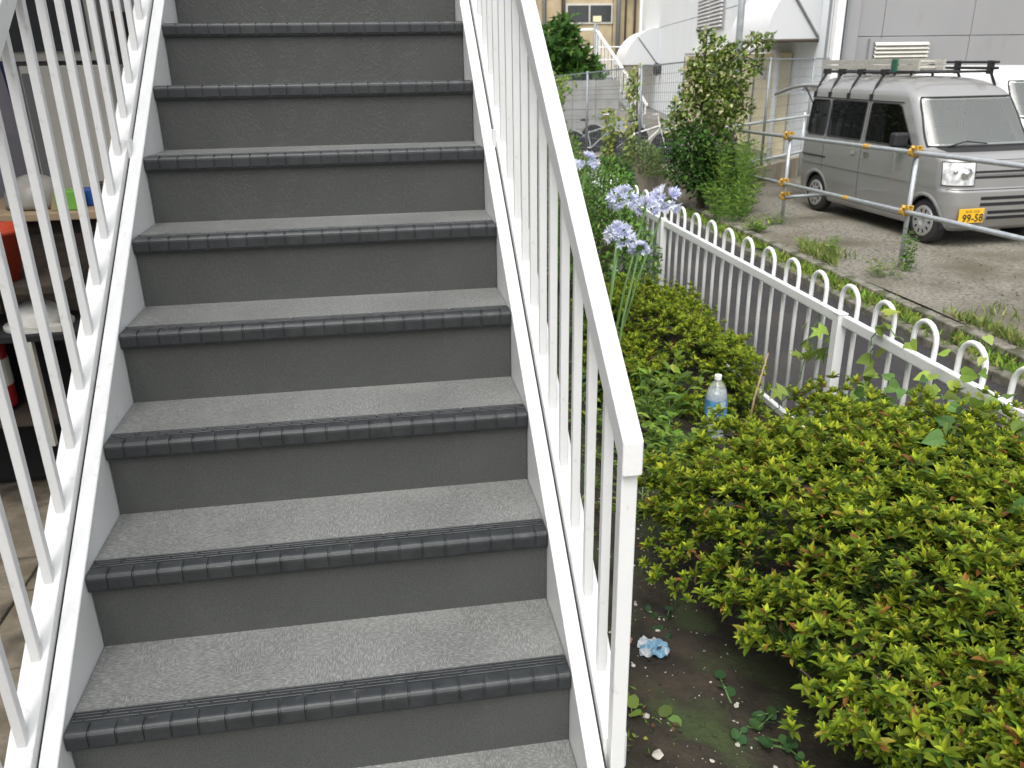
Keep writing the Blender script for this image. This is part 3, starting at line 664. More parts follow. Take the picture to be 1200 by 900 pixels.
# ================================================================== hedge shrub, dry stalk, vines
def shrub(name, label, c, a, b, h, n, lsize, cols, wts, kind='simple', lw=0.5, group=None, matn='leaf_matte', cat='shrub', shell=0.45, stems=18, zmin=-0.1, lumpf=7.0, lumpa=0.2, stemmat='twig'):
    t = thing(name, label, cat, c, group); cc = np.array(c)
    d = unit(rng.normal(0, 1, (n*3, 3))); d = d[d[:, 2] > zmin][:n]; n = len(d)
    rr = (1-shell*rng.uniform(0, 1, n)**1.3)*(1+lumpa*lump(d, lumpf*0.6))
    P = d*rr[:, None]*np.array([a, b, h]) + np.array([0, 0, h*0.06])
    k = lump(P/np.array([[a, b, h]])*3, 2.6) > -0.75; P = P[k]; d = d[k]; n = len(P)
    D = unit(d*0.5 + rng.normal(0, 0.7, (n, 3)) + np.array([0, 0, 0.1])); N = unit(d*0.5 + np.array([0, 0, 0.8]) + rng.normal(0, 0.4, (n, 3)))
    L = lsize*rng.uniform(0.6, 1.25, n)
    V, F, C = leaves(P+cc, D, N, L, L*lw, palette(n, cols, wts), kind)
    build('crown', V, F, matn, t, kind='stuff', col=C)
    m = MB()
    for i in range(stems):
        an = rng.uniform(0, 6.28); q = rng.uniform(.2, .75)
        e = Vector((math.cos(an)*a*q, math.sin(an)*b*q, h*rng.uniform(.45, .9)*(1-q*0.3))); s = Vector((e.x*0.25, e.y*0.25, 0))
        m.tube([Vector(c)+s-Vector((0, 0, .05)), Vector(c)+s.lerp(e, .5)+Vector(rng.normal(0, .03, 3)), Vector(c)+e], [0.010, 0.007, 0.003], 5)
    m.build('stem', stemmat, t); return t
shrub('hedge_shrub', 'dense small-leaved green hedge shrub between handrail and hoop fence', (1.84, 5.25, -0.32), 0.52, 0.95, 0.98, 7500, 0.045,
      [(0.07, 0.16, 0.025), (0.12, 0.24, 0.035), (0.045, 0.10, 0.02), (0.19, 0.29, 0.06)], [4, 4, 3, 1.5], group=None, stems=44, zmin=0.12, shell=0.5)
shrub('hedge_shrub', 'pale green low shrub behind the hedge beside the lane', (1.95, 7.3, -0.40), 0.48, 1.1, 1.15, 3600, 0.05,
      [(0.09, 0.19, 0.03), (0.15, 0.26, 0.045), (0.05, 0.11, 0.02)], [4, 4, 3], stems=20, zmin=0.0)
sk = MB().tube([(1.70, 2.02, -0.28), (1.735, 2.03, 0.0), (1.78, 2.035, 0.20)], [0.006, 0.005, 0.003], 6).build('dry_stalk', 'dry_stalk', smooth=True)
tag(sk, 'tan dry plant stalk leaning upright beside the plastic bottle', 'stalk')
def vine(name, label, path, n, lsize, kind, cols, wts, spread=0.05, lw=0.8, group=None, hang=0.2):
    t = thing(name, label, 'vine', path[0], group); P = [Vector(p) for p in path]; pts = []
    for i in range(len(P)-1):
        for u in np.linspace(0, 1, 8, endpoint=False): pts.append(P[i].lerp(P[i+1], u) + Vector(rng.normal(0, .006, 3)))
    pts.append(P[-1]); MB().tube(pts, 0.0028, 5).build('stem', 'green_stalk', t)
    i = rng.integers(0, len(pts), n); Q = np.array([pts[k] for k in i]) + rng.normal(0, spread, (n, 3))*np.array([0.6, 1, 1])
    D = unit(np.c_[rng.normal(-0.3, .6, n), rng.normal(-0.1, .7, n), rng.uniform(-0.9, hang, n)]); N = unit(np.c_[rng.normal(-.5, .4, n), rng.normal(-.5, .4, n), rng.uniform(.3, 1, n)])
    L = lsize*rng.uniform(0.6, 1.25, n); V, F, C = leaves(Q, D, N, L, L*lw, palette(n, cols, wts), kind)
    build('leaves', V, F, 'leaf_matte', t, kind='stuff', col=C); return t
VG = [(0.19, 0.28, 0.045), (0.26, 0.36, 0.06), (0.12, 0.20, 0.035)]
vine('climbing_vine', 'vine with yellow-green heart leaves draped over the fence rail between hoops', [(2.26, 1.98, -0.1), (2.22, 1.97, 0.15), (2.20, 1.93, 0.33), (2.21, 1.75, 0.32)], 12, 0.07, 'heart', VG, [3, 4, 1], 0.03, 0.75)
vine('climbing_vine', 'vine with lobed leaves twining up hoop bars behind the large azalea', [(2.16, 2.70, -0.42), (2.20, 2.55, -0.2), (2.21, 2.45, 0.05), (2.23, 2.44, 0.30)], 16, 0.09, 'lobed', VG, [3, 3, 2], 0.05, 0.95)
vine('climbing_vine', 'tangled vine with big heart leaves hiding the fence at right edge', [(2.10, 1.62, 0.0), (2.12, 1.45, 0.22), (2.14, 1.25, 0.26), (2.10, 1.05, 0.24), (2.05, 0.85, 0.24)], 70, 0.058, 'heart', VG+[(0.28, 0.36, 0.10)], [3, 3, 2, 1.5], 0.075, 0.8)
vine('climbing_vine', 'trailing vine with broad leaves over the far side of the large azalea', [(1.98, 1.55, 0.16), (1.90, 1.35, 0.24), (1.92, 1.1, 0.27), (1.80, 0.9, 0.26)], 30, 0.062, 'heart', [(0.10, 0.19, 0.05), (0.14, 0.24, 0.06), (0.07, 0.14, 0.045)], [3, 2, 3], 0.07, 0.75)
vine('climbing_vine', 'trailing vine with broad leaves over the right side of the large azalea', [(1.92, 0.75, 0.22), (1.86, 0.6, 0.25), (1.75, 0.42, 0.26), (1.62, 0.42, 0.26)], 16, 0.062, 'heart', [(0.11, 0.20, 0.05), (0.15, 0.25, 0.06), (0.07, 0.14, 0.045)], [3, 2, 3], 0.06, 0.75)
vine('climbing_vine', 'vine with grey-green leaves showing near the middle of the large azalea', [(1.70, 1.2, 0.18), (1.58, 1.1, 0.22), (1.45, 1.02, 0.20)], 12, 0.075, 'lobed', [(0.14, 0.22, 0.12), (0.10, 0.18, 0.09)], [1, 1], 0.05, 0.8)
# ================================================================== pipe guard rail round the lot
gr = thing('pipe_guardrail', 'grey scaffold-pipe guard rail with yellow couplers along the parking lot', 'guardrail', (5.65, 6.95, LOT))
GXL = 5.65
def gz(y, low): return (-0.155 - 0.026*(y-6.95)) if low else (0.452 - 0.022*(y-6.95))
PTS = (4.1, 6.95, 9.75, 12.5)
for y in PTS: MB().tube([(GXL+0.05, y, LOT-0.1), (GXL+0.05, y, gz(y, 0)+0.055)], 0.0243, 12).build('post', 'galv', gr, smooth=True)
for lo in (0, 1): MB().tube([(GXL, y, gz(y, lo)) for y in (2.0, 6.0, 12.9)], 0.0243, 12).build('rail', 'galv', gr, smooth=True)
def coupler(x, y, z):
    m = MB().lathe([(0.036, -0.040), (0.047, -0.032), (0.047, 0.032), (0.036, 0.040)], (x, y, z), 'y', 10)
    m.lathe([(0.036, -0.040), (0.047, -0.032), (0.047, 0.032), (0.036, 0.040)], (x+0.05, y, z), 'z', 10)
    m.box(x-0.010, x+0.06, y-0.070, y-0.030, z+0.028, z+0.068); m.tube([(x+0.02, y-0.07, z+0.050), (x+0.02, y+0.07, z+0.050)], 0.012, 6); m.tube([(x-0.03, y-0.04, z+0.03), (x-0.06, y-0.075, z+0.065)], 0.016, 6)
    return m.build('coupler', 'coupler_yellow', gr)
for y in PTS:
    coupler(GXL, y, gz(y, 0)); coupler(GXL, y, gz(y, 1))
MB().tube([(GXL, 7.75, gz(7.75, 0)), (GXL, 7.87, gz(7.87, 0))], 0.028, 10).build('sleeve_joint', 'coupler_yellow', gr)
MB().tube([(GXL, 8.05, gz(8.05, 1)), (GXL, 8.15, gz(8.15, 1))], 0.028, 10).build('sleeve_joint', 'coupler_yellow', gr)
coupler(GXL+0.03, 9.75, -0.41)
MB().tube([(GXL+0.03, 9.70, -0.41), (GXL+0.75, 9.72, -0.40)], 0.0243, 10).build('brace', 'galv_dark', gr, smooth=True)
for z0, z1 in ((0.31, 0.36), (-0.36, -0.28)): MB().tube([(GXL, 12.3, z0), (8.15, 14.05, z1), (10.6, 15.6-1.2, z1+0.02)], 0.0243, 10).build('rail', 'galv', gr, smooth=True)
for x, y in ((8.15, 14.05),): MB().tube([(x, y+0.05, LOT-0.1), (x, y+0.05, 0.42)], 0.0243, 10).build('post', 'galv', gr, smooth=True)

# ================================================================== small vans
KEYS = np.array([  # z, front y, rear y, half width, front corner radius, rear corner radius
 (0.19, -1.58, 1.58, 0.665, .22, .10), (0.23, -1.64, 1.65, 0.69, .22, .10), (0.34, -1.690, 1.685, 0.715, .22, .10), (0.50, -1.700, 1.695, 0.730, .22, .10),
 (0.665, -1.695, 1.695, 0.734, .22, .10), (0.68, -1.672, 1.695, 0.736, .22, .10), (0.86, -1.655, 1.695, 0.7375, .22, .10), (0.98, -1.615, 1.69, 0.735, .23, .10),
 (1.03, -1.565, 1.69, 0.732, .24, .10), (1.075, -1.47, 1.688, 0.73, .26, .10), (1.105, -1.36, 1.685, 0.727, .20, .10), (1.20, -1.275, 1.675, 0.715, .18, .10),
 (1.45, -1.10, 1.66, 0.695, .17, .10), (1.66, -0.945, 1.64, 0.672, .18, .10), (1.72, -0.87, 1.63, 0.652, .20, .12), (1.78, -0.76, 1.61, 0.60, .26, .14),
 (1.825, -0.64, 1.57, 0.55, .28, .16), (1.855, -0.50, 1.52, 0.47, .28, .18), (1.872, -0.36, 1.46, 0.37, .28, .18), (1.880, -0.2, 1.35, 0.22, .2, .18)])
KEYS[:, 1] += 0.04*np.clip((1.07-KEYS[:, 0])/0.2, 0, 1) + 0.17*np.clip((KEYS[:, 0]-1.045)/0.06, 0, 1)
def ringp(z): return [float(np.interp(z, KEYS[:, 0], KEYS[:, i])) for i in range(1, 6)]
def side_x(y, z):
    yf, yr, hw, rf, rr = ringp(z); rf = min(rf, hw)
    if y < yf+rf: q = min(yf+rf-y, rf); return hw-rf+math.sqrt(max(rf*rf-q*q, 0))
    if y > yr-rr: q = min(y-yr+rr, rr); return hw-rr+math.sqrt(max(rr*rr-q*q, 0))
    return hw
def front_y(x, z):
    yf, yr, hw, rf, rr = ringp(z); rf = min(rf, hw); q = max(abs(x)-(hw-rf), 0)
    return yf+rf-math.sqrt(max(rf*rf-min(q, rf)**2, 0)) + 0.02*(x/0.7)**2
def sidepatch(outer, off, s, nz=10, ny=14):
    """outer: z -> (y0,y1) limits, list of (z,y0,y1)"""
    o = np.array(outer); rows = []
    for z in np.linspace(o[0, 0], o[-1, 0], nz):
        a, b = np.interp(z, o[:, 0], o[:, 1]), np.interp(z, o[:, 0], o[:, 2])
        rows.append([(s*(side_x(y, z)+off), y, z) for y in np.linspace(a, b, ny)])
    m = MB().grid(rows)
    if s < 0: m.F = [f[::-1] for f in m.F]
    return m
def frontpatch(outer, off, nz=8, nx=20):
    o = np.array(outer); rows = []
    for z in np.linspace(o[0, 0], o[-1, 0], nz):
        a, b = np.interp(z, o[:, 0], o[:, 1]), np.interp(z, o[:, 0], o[:, 2])
        rows.append([(x, front_y(x, z)-off, z) for x in np.linspace(a, b, nx)])
    m = MB().grid(rows); return m
WINS = {'quarter': [(1.09, 1.13, 1.52), (1.13, 1.10, 1.58), (1.52, 1.10, 1.56), (1.56, 1.13, 1.52)],
        'slide': [(1.09, 0.24, 1.02), (1.11, 0.22, 1.04), (1.55, 0.22, 1.04), (1.57, 0.24, 1.02)],
        'front': [(1.09, -0.84, 0.10), (1.13, -0.83, 0.12), (1.54, -0.50, 0.12), (1.57, -0.43, 0.10)]}
SCREEN = [(1.12, -0.69, 0.69), (1.3, -0.675, 0.675), (1.60, -0.63, 0.63), (1.655, -0.61, 0.61)]
AX = 1.215; WR = 0.268
def inwin(y, z, pad):
    for o in WINS.values():
        o = np.array(o)
        if o[0, 0]-pad < z < o[-1, 0]+pad and np.interp(z, o[:, 0], o[:, 1])-pad < y < np.interp(z, o[:, 0], o[:, 2])+pad: return True
    return False
def body_mesh():
    zs = sorted(set(np.round(np.concatenate([np.arange(0.19, 1.66, 0.03), KEYS[:, 0], np.arange(1.66, 1.88, 0.02)]), 4)))
    rows = []
    for z in zs:
        yf, yr, hw, rf, rr = ringp(z); rf = min(rf, hw*0.98); rr = min(rr, hw*0.98); ring = []
        for x in np.linspace(-(hw-rf), hw-rf, 22): ring.append((x, yf))
        for a in np.linspace(0, math.pi/2, 9)[1:-1]: ring.append((hw-rf+rf*math.sin(a), yf+rf-rf*math.cos(a)))
        for y in np.linspace(yf+rf, yr-rr, 84): ring.append((hw, y))
        for a in np.linspace(0, math.pi/2, 7)[1:-1]: ring.append((hw-rr+rr*math.cos(a), yr-rr+rr*math.sin(a)))
        for x in np.linspace(hw-rr, -(hw-rr), 18): ring.append((x, yr))
        for a in np.linspace(0, math.pi/2, 7)[1:-1]: ring.append((-(hw-rr)-rr*math.sin(a), yr-rr+rr*math.cos(a)))
        for y in np.linspace(yr-rr, yf+rf, 84): ring.append((-hw, y))
        for a in np.linspace(0, math.pi/2, 9)[1:-1]: ring.append((-(hw-rf)-rf*math.cos(a), yf+rf-rf*math.sin(a)))
        rows.append([(x, y + (0.02*(x/0.7)**2 if y < yf+rf+1e-6 else 0), z) for x, y in ring])
    n = len(rows[0]); V = [p for r in rows for p in r]; F = []
    sc = np.array(SCREEN)
    for i in range(len(rows)-1):
        for j in range(n):
            q = (i*n+j, i*n+(j+1) % n, (i+1)*n+(j+1) % n, (i+1)*n+j)
            c = np.mean([V[k] for k in q], axis=0); x, y, z = c; yf, yr, hw, rf, rr = ringp(z)
            if abs(x) > hw-0.10 and inwin(y, z, -0.012) : continue
            if y < yf+rf and sc[0, 0]+.015 < z < sc[-1, 0]-.012 and abs(x) < np.interp(z, sc[:, 0], sc[:, 2])-0.015: continue
            if abs(x) > hw-0.2 and z < 0.62 and any(math.hypot(y-s*AX, z-WR) < 0.312 for s in (-1, 1)): continue
            if y > yr-0.05 and 0.55 < z < 1.66 and abs(x) < hw-0.09: continue       # tailgate opening
            F.append(q)
    F.append(tuple((len(rows)-1)*n+k for k in range(n)))
    return V, F
BV, BF = body_mesh()
def make_van(label, loc, rz, paint, full=True):
    t = thing('van', label, 'van', loc, 'vans in the parking lot', rz)
    ORG[t.name] = Vector((0, 0, 0))
    body = build('body', BV, BF, paint, t, smooth=True)
    for s in (-1, 1):
        for nm, o in WINS.items():
            sidepatch(o, 0.001, s).build('side_window', 'privacy_glass', t, smooth=True)
            # gasket
            oo = np.array(o); pts = [(y0, z) for z, y0, y1 in oo] + [(y1, z) for z, y0, y1 in oo[::-1]]
            den = []
            for k in range(len(pts)):
                a, b = pts[k], pts[(k+1) % len(pts)]
                for u in np.linspace(0, 1, 8, endpoint=False): y, z = a[0]+(b[0]-a[0])*u, a[1]+(b[1]-a[1])*u; den.append((s*(side_x(y, z)+0.002), y, z))
            den.append(den[0]); MB().tube(den, 0.009, 6).build('window_seal', 'black_rubber', t, smooth=True)
        sidepatch([(1.585, -0.55, 1.60), (1.60, -0.52, 1.60)], 0.012, s, 2, 30).build('drip_visor', 'black_plastic', t)
        # seams, sliding rail, handles, lip of arches
        for y, z0, z1 in ((0.17, 0.26, 1.60), (1.075, 0.62, 1.60), (-0.93, 0.60, 1.05)):
            MB().tube([(s*(side_x(y, z)-0.0005), y, z) for z in np.linspace(z0, z1, 12)], 0.0045, 5).build('door_seam', 'black_rubber', t)
        MB().tube([(s*(side_x(y, .27)-0.0005), y, .27) for y in np.linspace(-0.88, 0.9, 12)], 0.004, 5).build('door_seam', 'black_rubber', t)
        MB().tube([(s*(side_x(y, .80)+0.001), y, .80) for y in np.linspace(1.0, 1.64, 8)], 0.011, 6).build('slide_rail', 'black_plastic', t)
        sidepatch([(0.69, -0.85, 1.62), (0.715, -0.85, 1.62)], 0.006, s, 2, 24).build('press_line', paint, t, smooth=True)
        for y in (0.03, 0.32): sidepatch([(0.90, y-0.05, y+0.05), (0.955, y-0.055, y+0.055)], 0.016, s, 4, 6).build('door_handle', 'chrome', t, smooth=True)
        for ya in (-AX, AX):
            arc = [(math.cos(a), math.sin(a)) for a in np.linspace(R(-12), R(192), 30)]
            lip = [[(s*(side_x(ya+c*r, WR+q*r)+o), ya+c*r, WR+q*r) for c, q in arc] for r, o in ((0.298, -0.03), (0.302, 0.008), (0.325, 0.010), (0.345, 0.001))]
            lm = MB().grid(lip); lm.build('wheel_arch', paint, t, smooth=True)
            wl = [[(s*xx, ya+c*0.305, WR+q*0.305) for c, q in arc] for xx in (0.70, 0.42)]
            MB().grid(wl).build('wheel_well', 'dark_void', t); MB().add([(s*0.42, ya+c*0.305, WR+q*0.305) for c, q in arc], [tuple(range(30))]).build('wheel_well', 'dark_void', t)
            wc = (s*0.615, ya, WR)
            tp = [(0.165, -0.075), (0.235, -0.073), (0.258, -0.060), (0.268, -0.035), (0.268, 0.035), (0.258, 0.060), (0.235, 0.073), (0.165, 0.075)]
            wh = MB().lathe([(r, h*s) for r, h in tp], wc, 'x', 30).build('wheel', 'black_rubber', t, smooth=True)
            hp = [(0.172, 0.070), (0.186, 0.080), (0.170, 0.090), (0.14, 0.082), (0.085, 0.092), (0.045, 0.100), (0.04, 0.094), (0.002, 0.094)]
            MB().lathe([(r, h*s) for r, h in hp], wc, 'x', 24).build('hubcap', 'hubcap', wh, smooth=True)
            ms = MB()
            for k in range(10):
                a = 2*math.pi*k/10; ca, sa = math.cos(a), math.sin(a)
                ms.add([(wc[0]+s*0.0900, ya+ca*r-sa*w_, WR+sa*r+ca*w_) for r, w_ in ((0.10, -.010), (0.10, .010), (0.145, .016), (0.145, -.016))], [(0, 1, 2, 3)])
            ms.build('hubcap_slots', 'dark_void', wh)
        # mirror
        mm = MB().box(s*0.84-0.10, s*0.84+0.10, -0.80, -0.68, 1.09, 1.26).build('mirror', 'black_plastic', t, bevel=0.03, seg=3)
        MB().tube([(s*0.70, -0.80, 1.08), (s*0.76, -0.80, 1.10)], 0.025, 6).build('mirror_arm', 'black_plastic', mm)
        # head lamp wrapping the corner
        rows = []
        for z in np.linspace(0.725, 0.985, 9):
            hw = ringp(z)[2]
            rows.append([(s*x, front_y(x, z)-0.007, z) for x in list(np.linspace(0.42, 0.60, 7))[:-1] + [hw-0.135*(1-u)**1.6-0.012 for u in np.linspace(0, 1, 9)]])
        hm = MB().grid(rows)
        if s < 0: hm.F = [f[::-1] for f in hm.F]
        hl = hm.build('headlight', 'headlamp_lens', t, smooth=True)
        cx = s*0.53; MB().lathe([(0.002, 0.0), (0.035, 0.004), (0.062, 0.020), (0.066, 0.012), (0.002, -0.006)], (cx, front_y(0.53, 0.86)-0.030, 0.86), 'y', 18).build('reflector', 'chrome', hl, smooth=True)
        MB().lathe([(0.002, 0.0), (0.026, 0.003), (0.036, 0.012), (0.002, -0.004)], (s*0.635, front_y(0.635, 0.88)-0.022, 0.88), 'y', 14).build('reflector', 'chrome', hl, smooth=True)
        edge = rows[0] + [r[-1] for r in rows] + rows[-1][::-1] + [r[0] for r in rows[::-1]]
        MB().tube(edge, 0.005, 5).build('headlight_rim', 'black_rubber', hl)
    frontpatch(SCREEN, 0.001, 10, 24).build('windscreen', 'windscreen_glass', t, smooth=True)
    den = []; sc = np.array(SCREEN)
    for z in np.linspace(1.12, 1.655, 14): x = np.interp(z, sc[:, 0], sc[:, 1]); den.append((x, front_y(x, z)-0.002, z))
    for x in np.linspace(-0.61, 0.61, 14): den.append((x, front_y(x, 1.655)-0.002, 1.655))
    for z in np.linspace(1.655, 1.12, 14): x = np.interp(z, sc[:, 0], sc[:, 2]); den.append((x, front_y(x, z)-0.002, z))
    for x in np.linspace(0.69, -0.69, 16): den.append((x, front_y(x, 1.12)-0.002, 1.12))
    MB().tube(den, 0.013, 6).build('windscreen_seal', 'black_rubber', t, smooth=True)
    frontpatch([(1.075, -0.60, 0.60), (1.115, -0.62, 0.62)], 0.004, 3, 20).build('cowl', 'black_plastic', t, smooth=True)
    for x0, x1 in ((-0.50, 0.02), (0.05, 0.52)):
        MB().tube([(x0, front_y(x0, 1.12)-0.03, 1.125), ((x0+x1)/2, front_y(0, 1.16)-0.03, 1.175), (x1, front_y(x1, 1.14)-0.03, 1.145)], 0.009, 5).build('wiper', 'black_plastic', t)
    # bonnet seam, grille, bumper openings
    MB().tube([(x, front_y(x, 1.0)-0.001, 1.0 - 0.02*(abs(x)/0.5)**4) for x in np.linspace(-0.5, 0.5, 16)], 0.004, 5).build('bonnet_seam', 'black_rubber', t)
    for z in (0.80, 0.862): frontpatch([(z, -0.41, 0.41), (z+0.024, -0.42, 0.42)], 0.003, 2, 18).build('grille_slot', 'dark_void', t)
    frontpatch([(0.835, -0.41, 0.41), (0.852, -0.41, 0.41)], 0.010, 2, 18).build('grille_bar', 'chrome', t, smooth=True)
    MB().tube([(x, front_y(x, 0.672)-0.001, 0.677) for x in np.linspace(-0.70, 0.70, 24)], 0.004, 5).build('bumper_seam', 'black_rubber', t)
    for z in (0.33, 0.395, 0.49, 0.56): frontpatch([(z, -0.20 if z < 0.45 else -0.32, 0.44), (z+0.038, -0.20 if z < 0.45 else -0.32, 0.44)], 0.003, 2, 14).build('bumper_vent', 'dark_void', t)
    pl = MB().box(-0.585, -0.255, front_y(-0.42, 0.37)-0.030, front_y(-0.42, 0.37)-0.022, 0.305, 0.47).build('number_plate', 'plate_yellow' if full else 'cap_white', t, bevel=0.004)
    if full:
        for txt, size, dx, dz in (('99-58', 0.094, -0.025, -0.058), ):
            c = bpy.data.curves.new('plate_numerals', 'FONT'); c.body = txt; c.size = size*1.28; c.align_x = 'CENTER'; c.extrude = 0.0015; c.space_character = 1.08; c.offset = 0.002
            to = bpy.data.objects.new('plate_numerals', c); COL.objects.link(to)
            dg = bpy.context.evaluated_depsgraph_get(); me = bpy.data.meshes.new_from_object(to.evaluated_get(dg)); bpy.data.objects.remove(to)
            o = link('plate_numerals', me, pl); me.materials.clear(); me.materials.append(MATS['plate_ink'])
            o.location = (-0.40, front_y(-0.42, 0.37)-0.0315, 0.323); o.rotation_euler = (R(90), 0, 0); o.scale = (0.92, 1.0, 1)
        mk = MB()
        for x0, x1 in ((-0.50, -0.465), (-0.455, -0.42), (-0.395, -0.375), (-0.368, -0.348), (-0.341, -0.321)):
            mk.box(x0, x1, front_y(-0.42, 0.37)-0.0315, front_y(-0.42, 0.37)-0.0290, 0.423, 0.453)
        mk.build('plate_small_print', mat('plate_faded', (0.34, 0.20, 0.02), 0.6) if 0 else 'plate_faded', pl) if 'plate_faded' in MATS else None
    # cabin
    MB().box(-0.64, 0.64, -1.0, 1.55, 0.30, 0.36).build('floor_pan', 'interior_grey', t)
    MB().prism_x([(-1.18, 0.62), (-1.18, 1.06), (-1.06, 1.11), (-0.92, 1.09), (-0.88, 0.62)], -0.62, 0.62).build('dashboard', 'interior_grey', t, bevel=0.02)
    MB().lathe([(0.16, -0.012), (0.178, 0), (0.16, 0.012), (0.146, 0), (0.16, -0.012)], (0, 0, 0), 'y', 20).build('steering_wheel', 'black_plastic', t, smooth=True)
    sw = t.children[-1]; sw.location = (-0.33, -0.78, 1.15); sw.rotation_euler = (R(-28), 0, 0)
    for x in (-0.33, 0.33):
        sb = MB().box(x-0.23, x+0.23, -0.66, -0.16, 0.62, 0.74).prism_x([(-0.30, 0.72), (-0.18, 0.72), (-0.05, 1.24), (-0.15, 1.25)], x-0.23, x+0.23).build('front_seat', 'interior_grey', t, bevel=0.03)
        MB().box(x-0.13, x+0.13, -0.13, -0.04, 1.27, 1.46).build('headrest', 'interior_grey', sb, bevel=0.03)
    if full:
        # tailgate swung up
        tg = [[(x, 1.60+1.32*u, 1.80+0.02*math.sin(u*3.1)-0.155*u*u - 0.05*(abs(x)/0.6)**3) for x in np.linspace(-0.60, 0.60, 13)] for u in np.linspace(0, 1, 12)]
        m = MB().grid(tg); o = m.build('tailgate', paint, t, smooth=True); md = o.modifiers.new('s', 'SOLIDIFY'); md.thickness = 0.045; md.offset = -1
        for s in (-1, 1): MB().tube([(s*0.56, 1.62, 1.35), (s*0.56, 2.02, 1.70)], 0.010, 6).build('gas_strut', 'black_plastic', o)
        # roof rack
        rk = build('roof_rack', *(lambda q: (q.V, q.F))(MB().tube([(0.52, -0.55, 1.97), (0.52, 1.35, 1.97)], 0.018, 6)), 'black_plastic', t)
        for pa, pb in (((0.52, -0.55, 2.04), (0.52, 1.35, 2.04)), ((-0.52, 0.0, 1.93), (-0.52, 1.45, 1.93))): MB().tube([pa, pb], 0.016, 6).build('rack_rail', 'black_plastic', rk)
        for y in (-0.42, 0.18, 0.70, 1.16, 1.54):
            if y > -0.4:
                MB().tube([(-0.655, y, 1.60), (-0.66, y, 1.66), (-0.62, y, 1.78), (-0.55, y, 1.89), (-0.52, y, 1.93)], 0.019, 6).box(-0.685, -0.635, y-0.035, y+0.035, 1.60, 1.67).box(-0.57, -0.49, y-0.04, y+0.04, 1.90, 1.97).build('rack_foot', 'black_plastic', rk)
            MB().tube([(0.655, y, 1.60), (0.66, y, 1.66), (0.62, y, 1.78), (0.55, y, 1.90), (0.52, y, 2.04)], 0.019, 6).box(0.49, 0.55, y-0.03, y+0.03, 1.90, 2.06).build('rack_foot', 'black_plastic', rk)
            MB().tube([(-0.54, y, 1.935), (0.54, y, 1.935)], 0.016, 6).build('rack_bar', 'black_plastic', rk)
    return t
mat('plate_faded', (0.40, 0.23, 0.02), 0.6)
VL, VR = (7.27, 9.24, LOT+0.005), R(2.4)
van = make_van('silver kei van with roof rack, open tailgate and yellow number plate 99-58', VL, VR, 'van_silver')
make_van('white van partly cut off by the photo edge behind the silver van', (10.75, 12.2, LOT+0.08), R(2.4), 'van_white', False)
# ladder lying on the rack: a thing of its own
def vanpt(x, y, z): c, s = math.cos(VR), math.sin(VR); return (VL[0]+x*c-y*s, VL[1]+x*s+y*c, VL[2]+z)
ld = thing('ladder', 'pale aluminium folding ladder strapped on the silver van roof rack', 'ladder', vanpt(-0.25, 0.5, 1.96))
for x in (-0.43, -0.08):
    for z in (1.985, 2.055):
        MB().prism([vanpt(x-0.015, -0.35, z-0.03), vanpt(x+0.015, -0.35, z-0.03), vanpt(x+0.015, -0.35, z+0.03), vanpt(x-0.015, -0.35, z+0.03)], Vector(vanpt(x, 1.85, z))-Vector(vanpt(x, -0.35, z))).build('side_rail', 'aluminium', ld)
for k in range(8):
    y = -0.2+0.27*k; MB().tube([vanpt(-0.43, y, 1.985), vanpt(-0.08, y, 1.985)], 0.014, 6).build('rung', 'aluminium', ld)
    MB().tube([vanpt(-0.43, y+0.05, 2.055), vanpt(-0.08, y+0.05, 2.055)], 0.014, 6).build('rung', 'aluminium', ld)
MB().prism([vanpt(-0.47, 0.06, 1.94), vanpt(-0.42, 0.06, 1.94), vanpt(-0.42, 0.06, 2.09), vanpt(-0.47, 0.06, 2.09)], Vector(vanpt(0, 0.16, 0))-Vector(vanpt(0, 0.06, 0))).build('end_block', 'green_plastic', ld)

# ================================================================== kerb weeds and lot edge plants
n = 5200; y = rng.uniform(2.2, 13, n); x = 4.79 + rng.normal(0, 0.085, n)
d1 = lump(np.c_[x*0, y, y*0], 1.6) + lump(np.c_[x*3, y, y*0], 4.2)*0.6 > -0.25; x, y = x[d1], y[d1]; n = len(x)
P = np.c_[x, y, np.full(n, -0.82)]; D = np.c_[rng.normal(0, .5, (n, 2)), rng.uniform(.35, 1.2, n)]
V, F, C = leaves(P, D, np.c_[rng.normal(0, 1, (n, 2)), rng.uniform(0, .7, n)], rng.uniform(.03, .12, n), rng.uniform(.010, .034, n), palette(n, GR+[(0.24, 0.22, 0.08)], [3, 4, 2, 2, 1]), 'simple')
tag(build('gutter_weeds', V, F, 'leaf_matte', kind='stuff', col=C), 'band of green weeds growing along the kerb gutter', 'weeds')
n = 6500; y = rng.uniform(3.5, 12, n); x = 5.0 + np.abs(rng.normal(0, 0.22, n)); d1 = lump(np.c_[x*2, y*1.0, y*0], 2.2) > 0.0; x, y = x[d1], y[d1]; n = len(x)
P = np.c_[x, y, np.full(n, LOT)]; D = np.c_[rng.normal(0, .45, (n, 2)), rng.uniform(.4, 1.2, n)]
V, F, C = leaves(P, D, np.c_[rng.normal(0, 1, (n, 2)), rng.uniform(0, .5, n)], rng.uniform(.05, .17, n), rng.uniform(.006, .014, n), palette(n, [(0.22, 0.28, 0.07), (0.32, 0.31, 0.12), (0.16, 0.24, 0.05)], [3, 2, 3]), 'simple')
tag(build('lot_grass', V, F, 'leaf_matte', kind='stuff', col=C), 'thin yellowish grass along the parking lot edge', 'grass')
weed('dense low green weed clump on the kerb below the guard rail', (5.06, 9.2, LOT), 26, 0.17, 0.24, 0.07, 'lance', GR, [3, 2, 4, 0.5], 'lot_weed', group='weed clumps at the lot edge', lw=0.4, stemr=0.004)
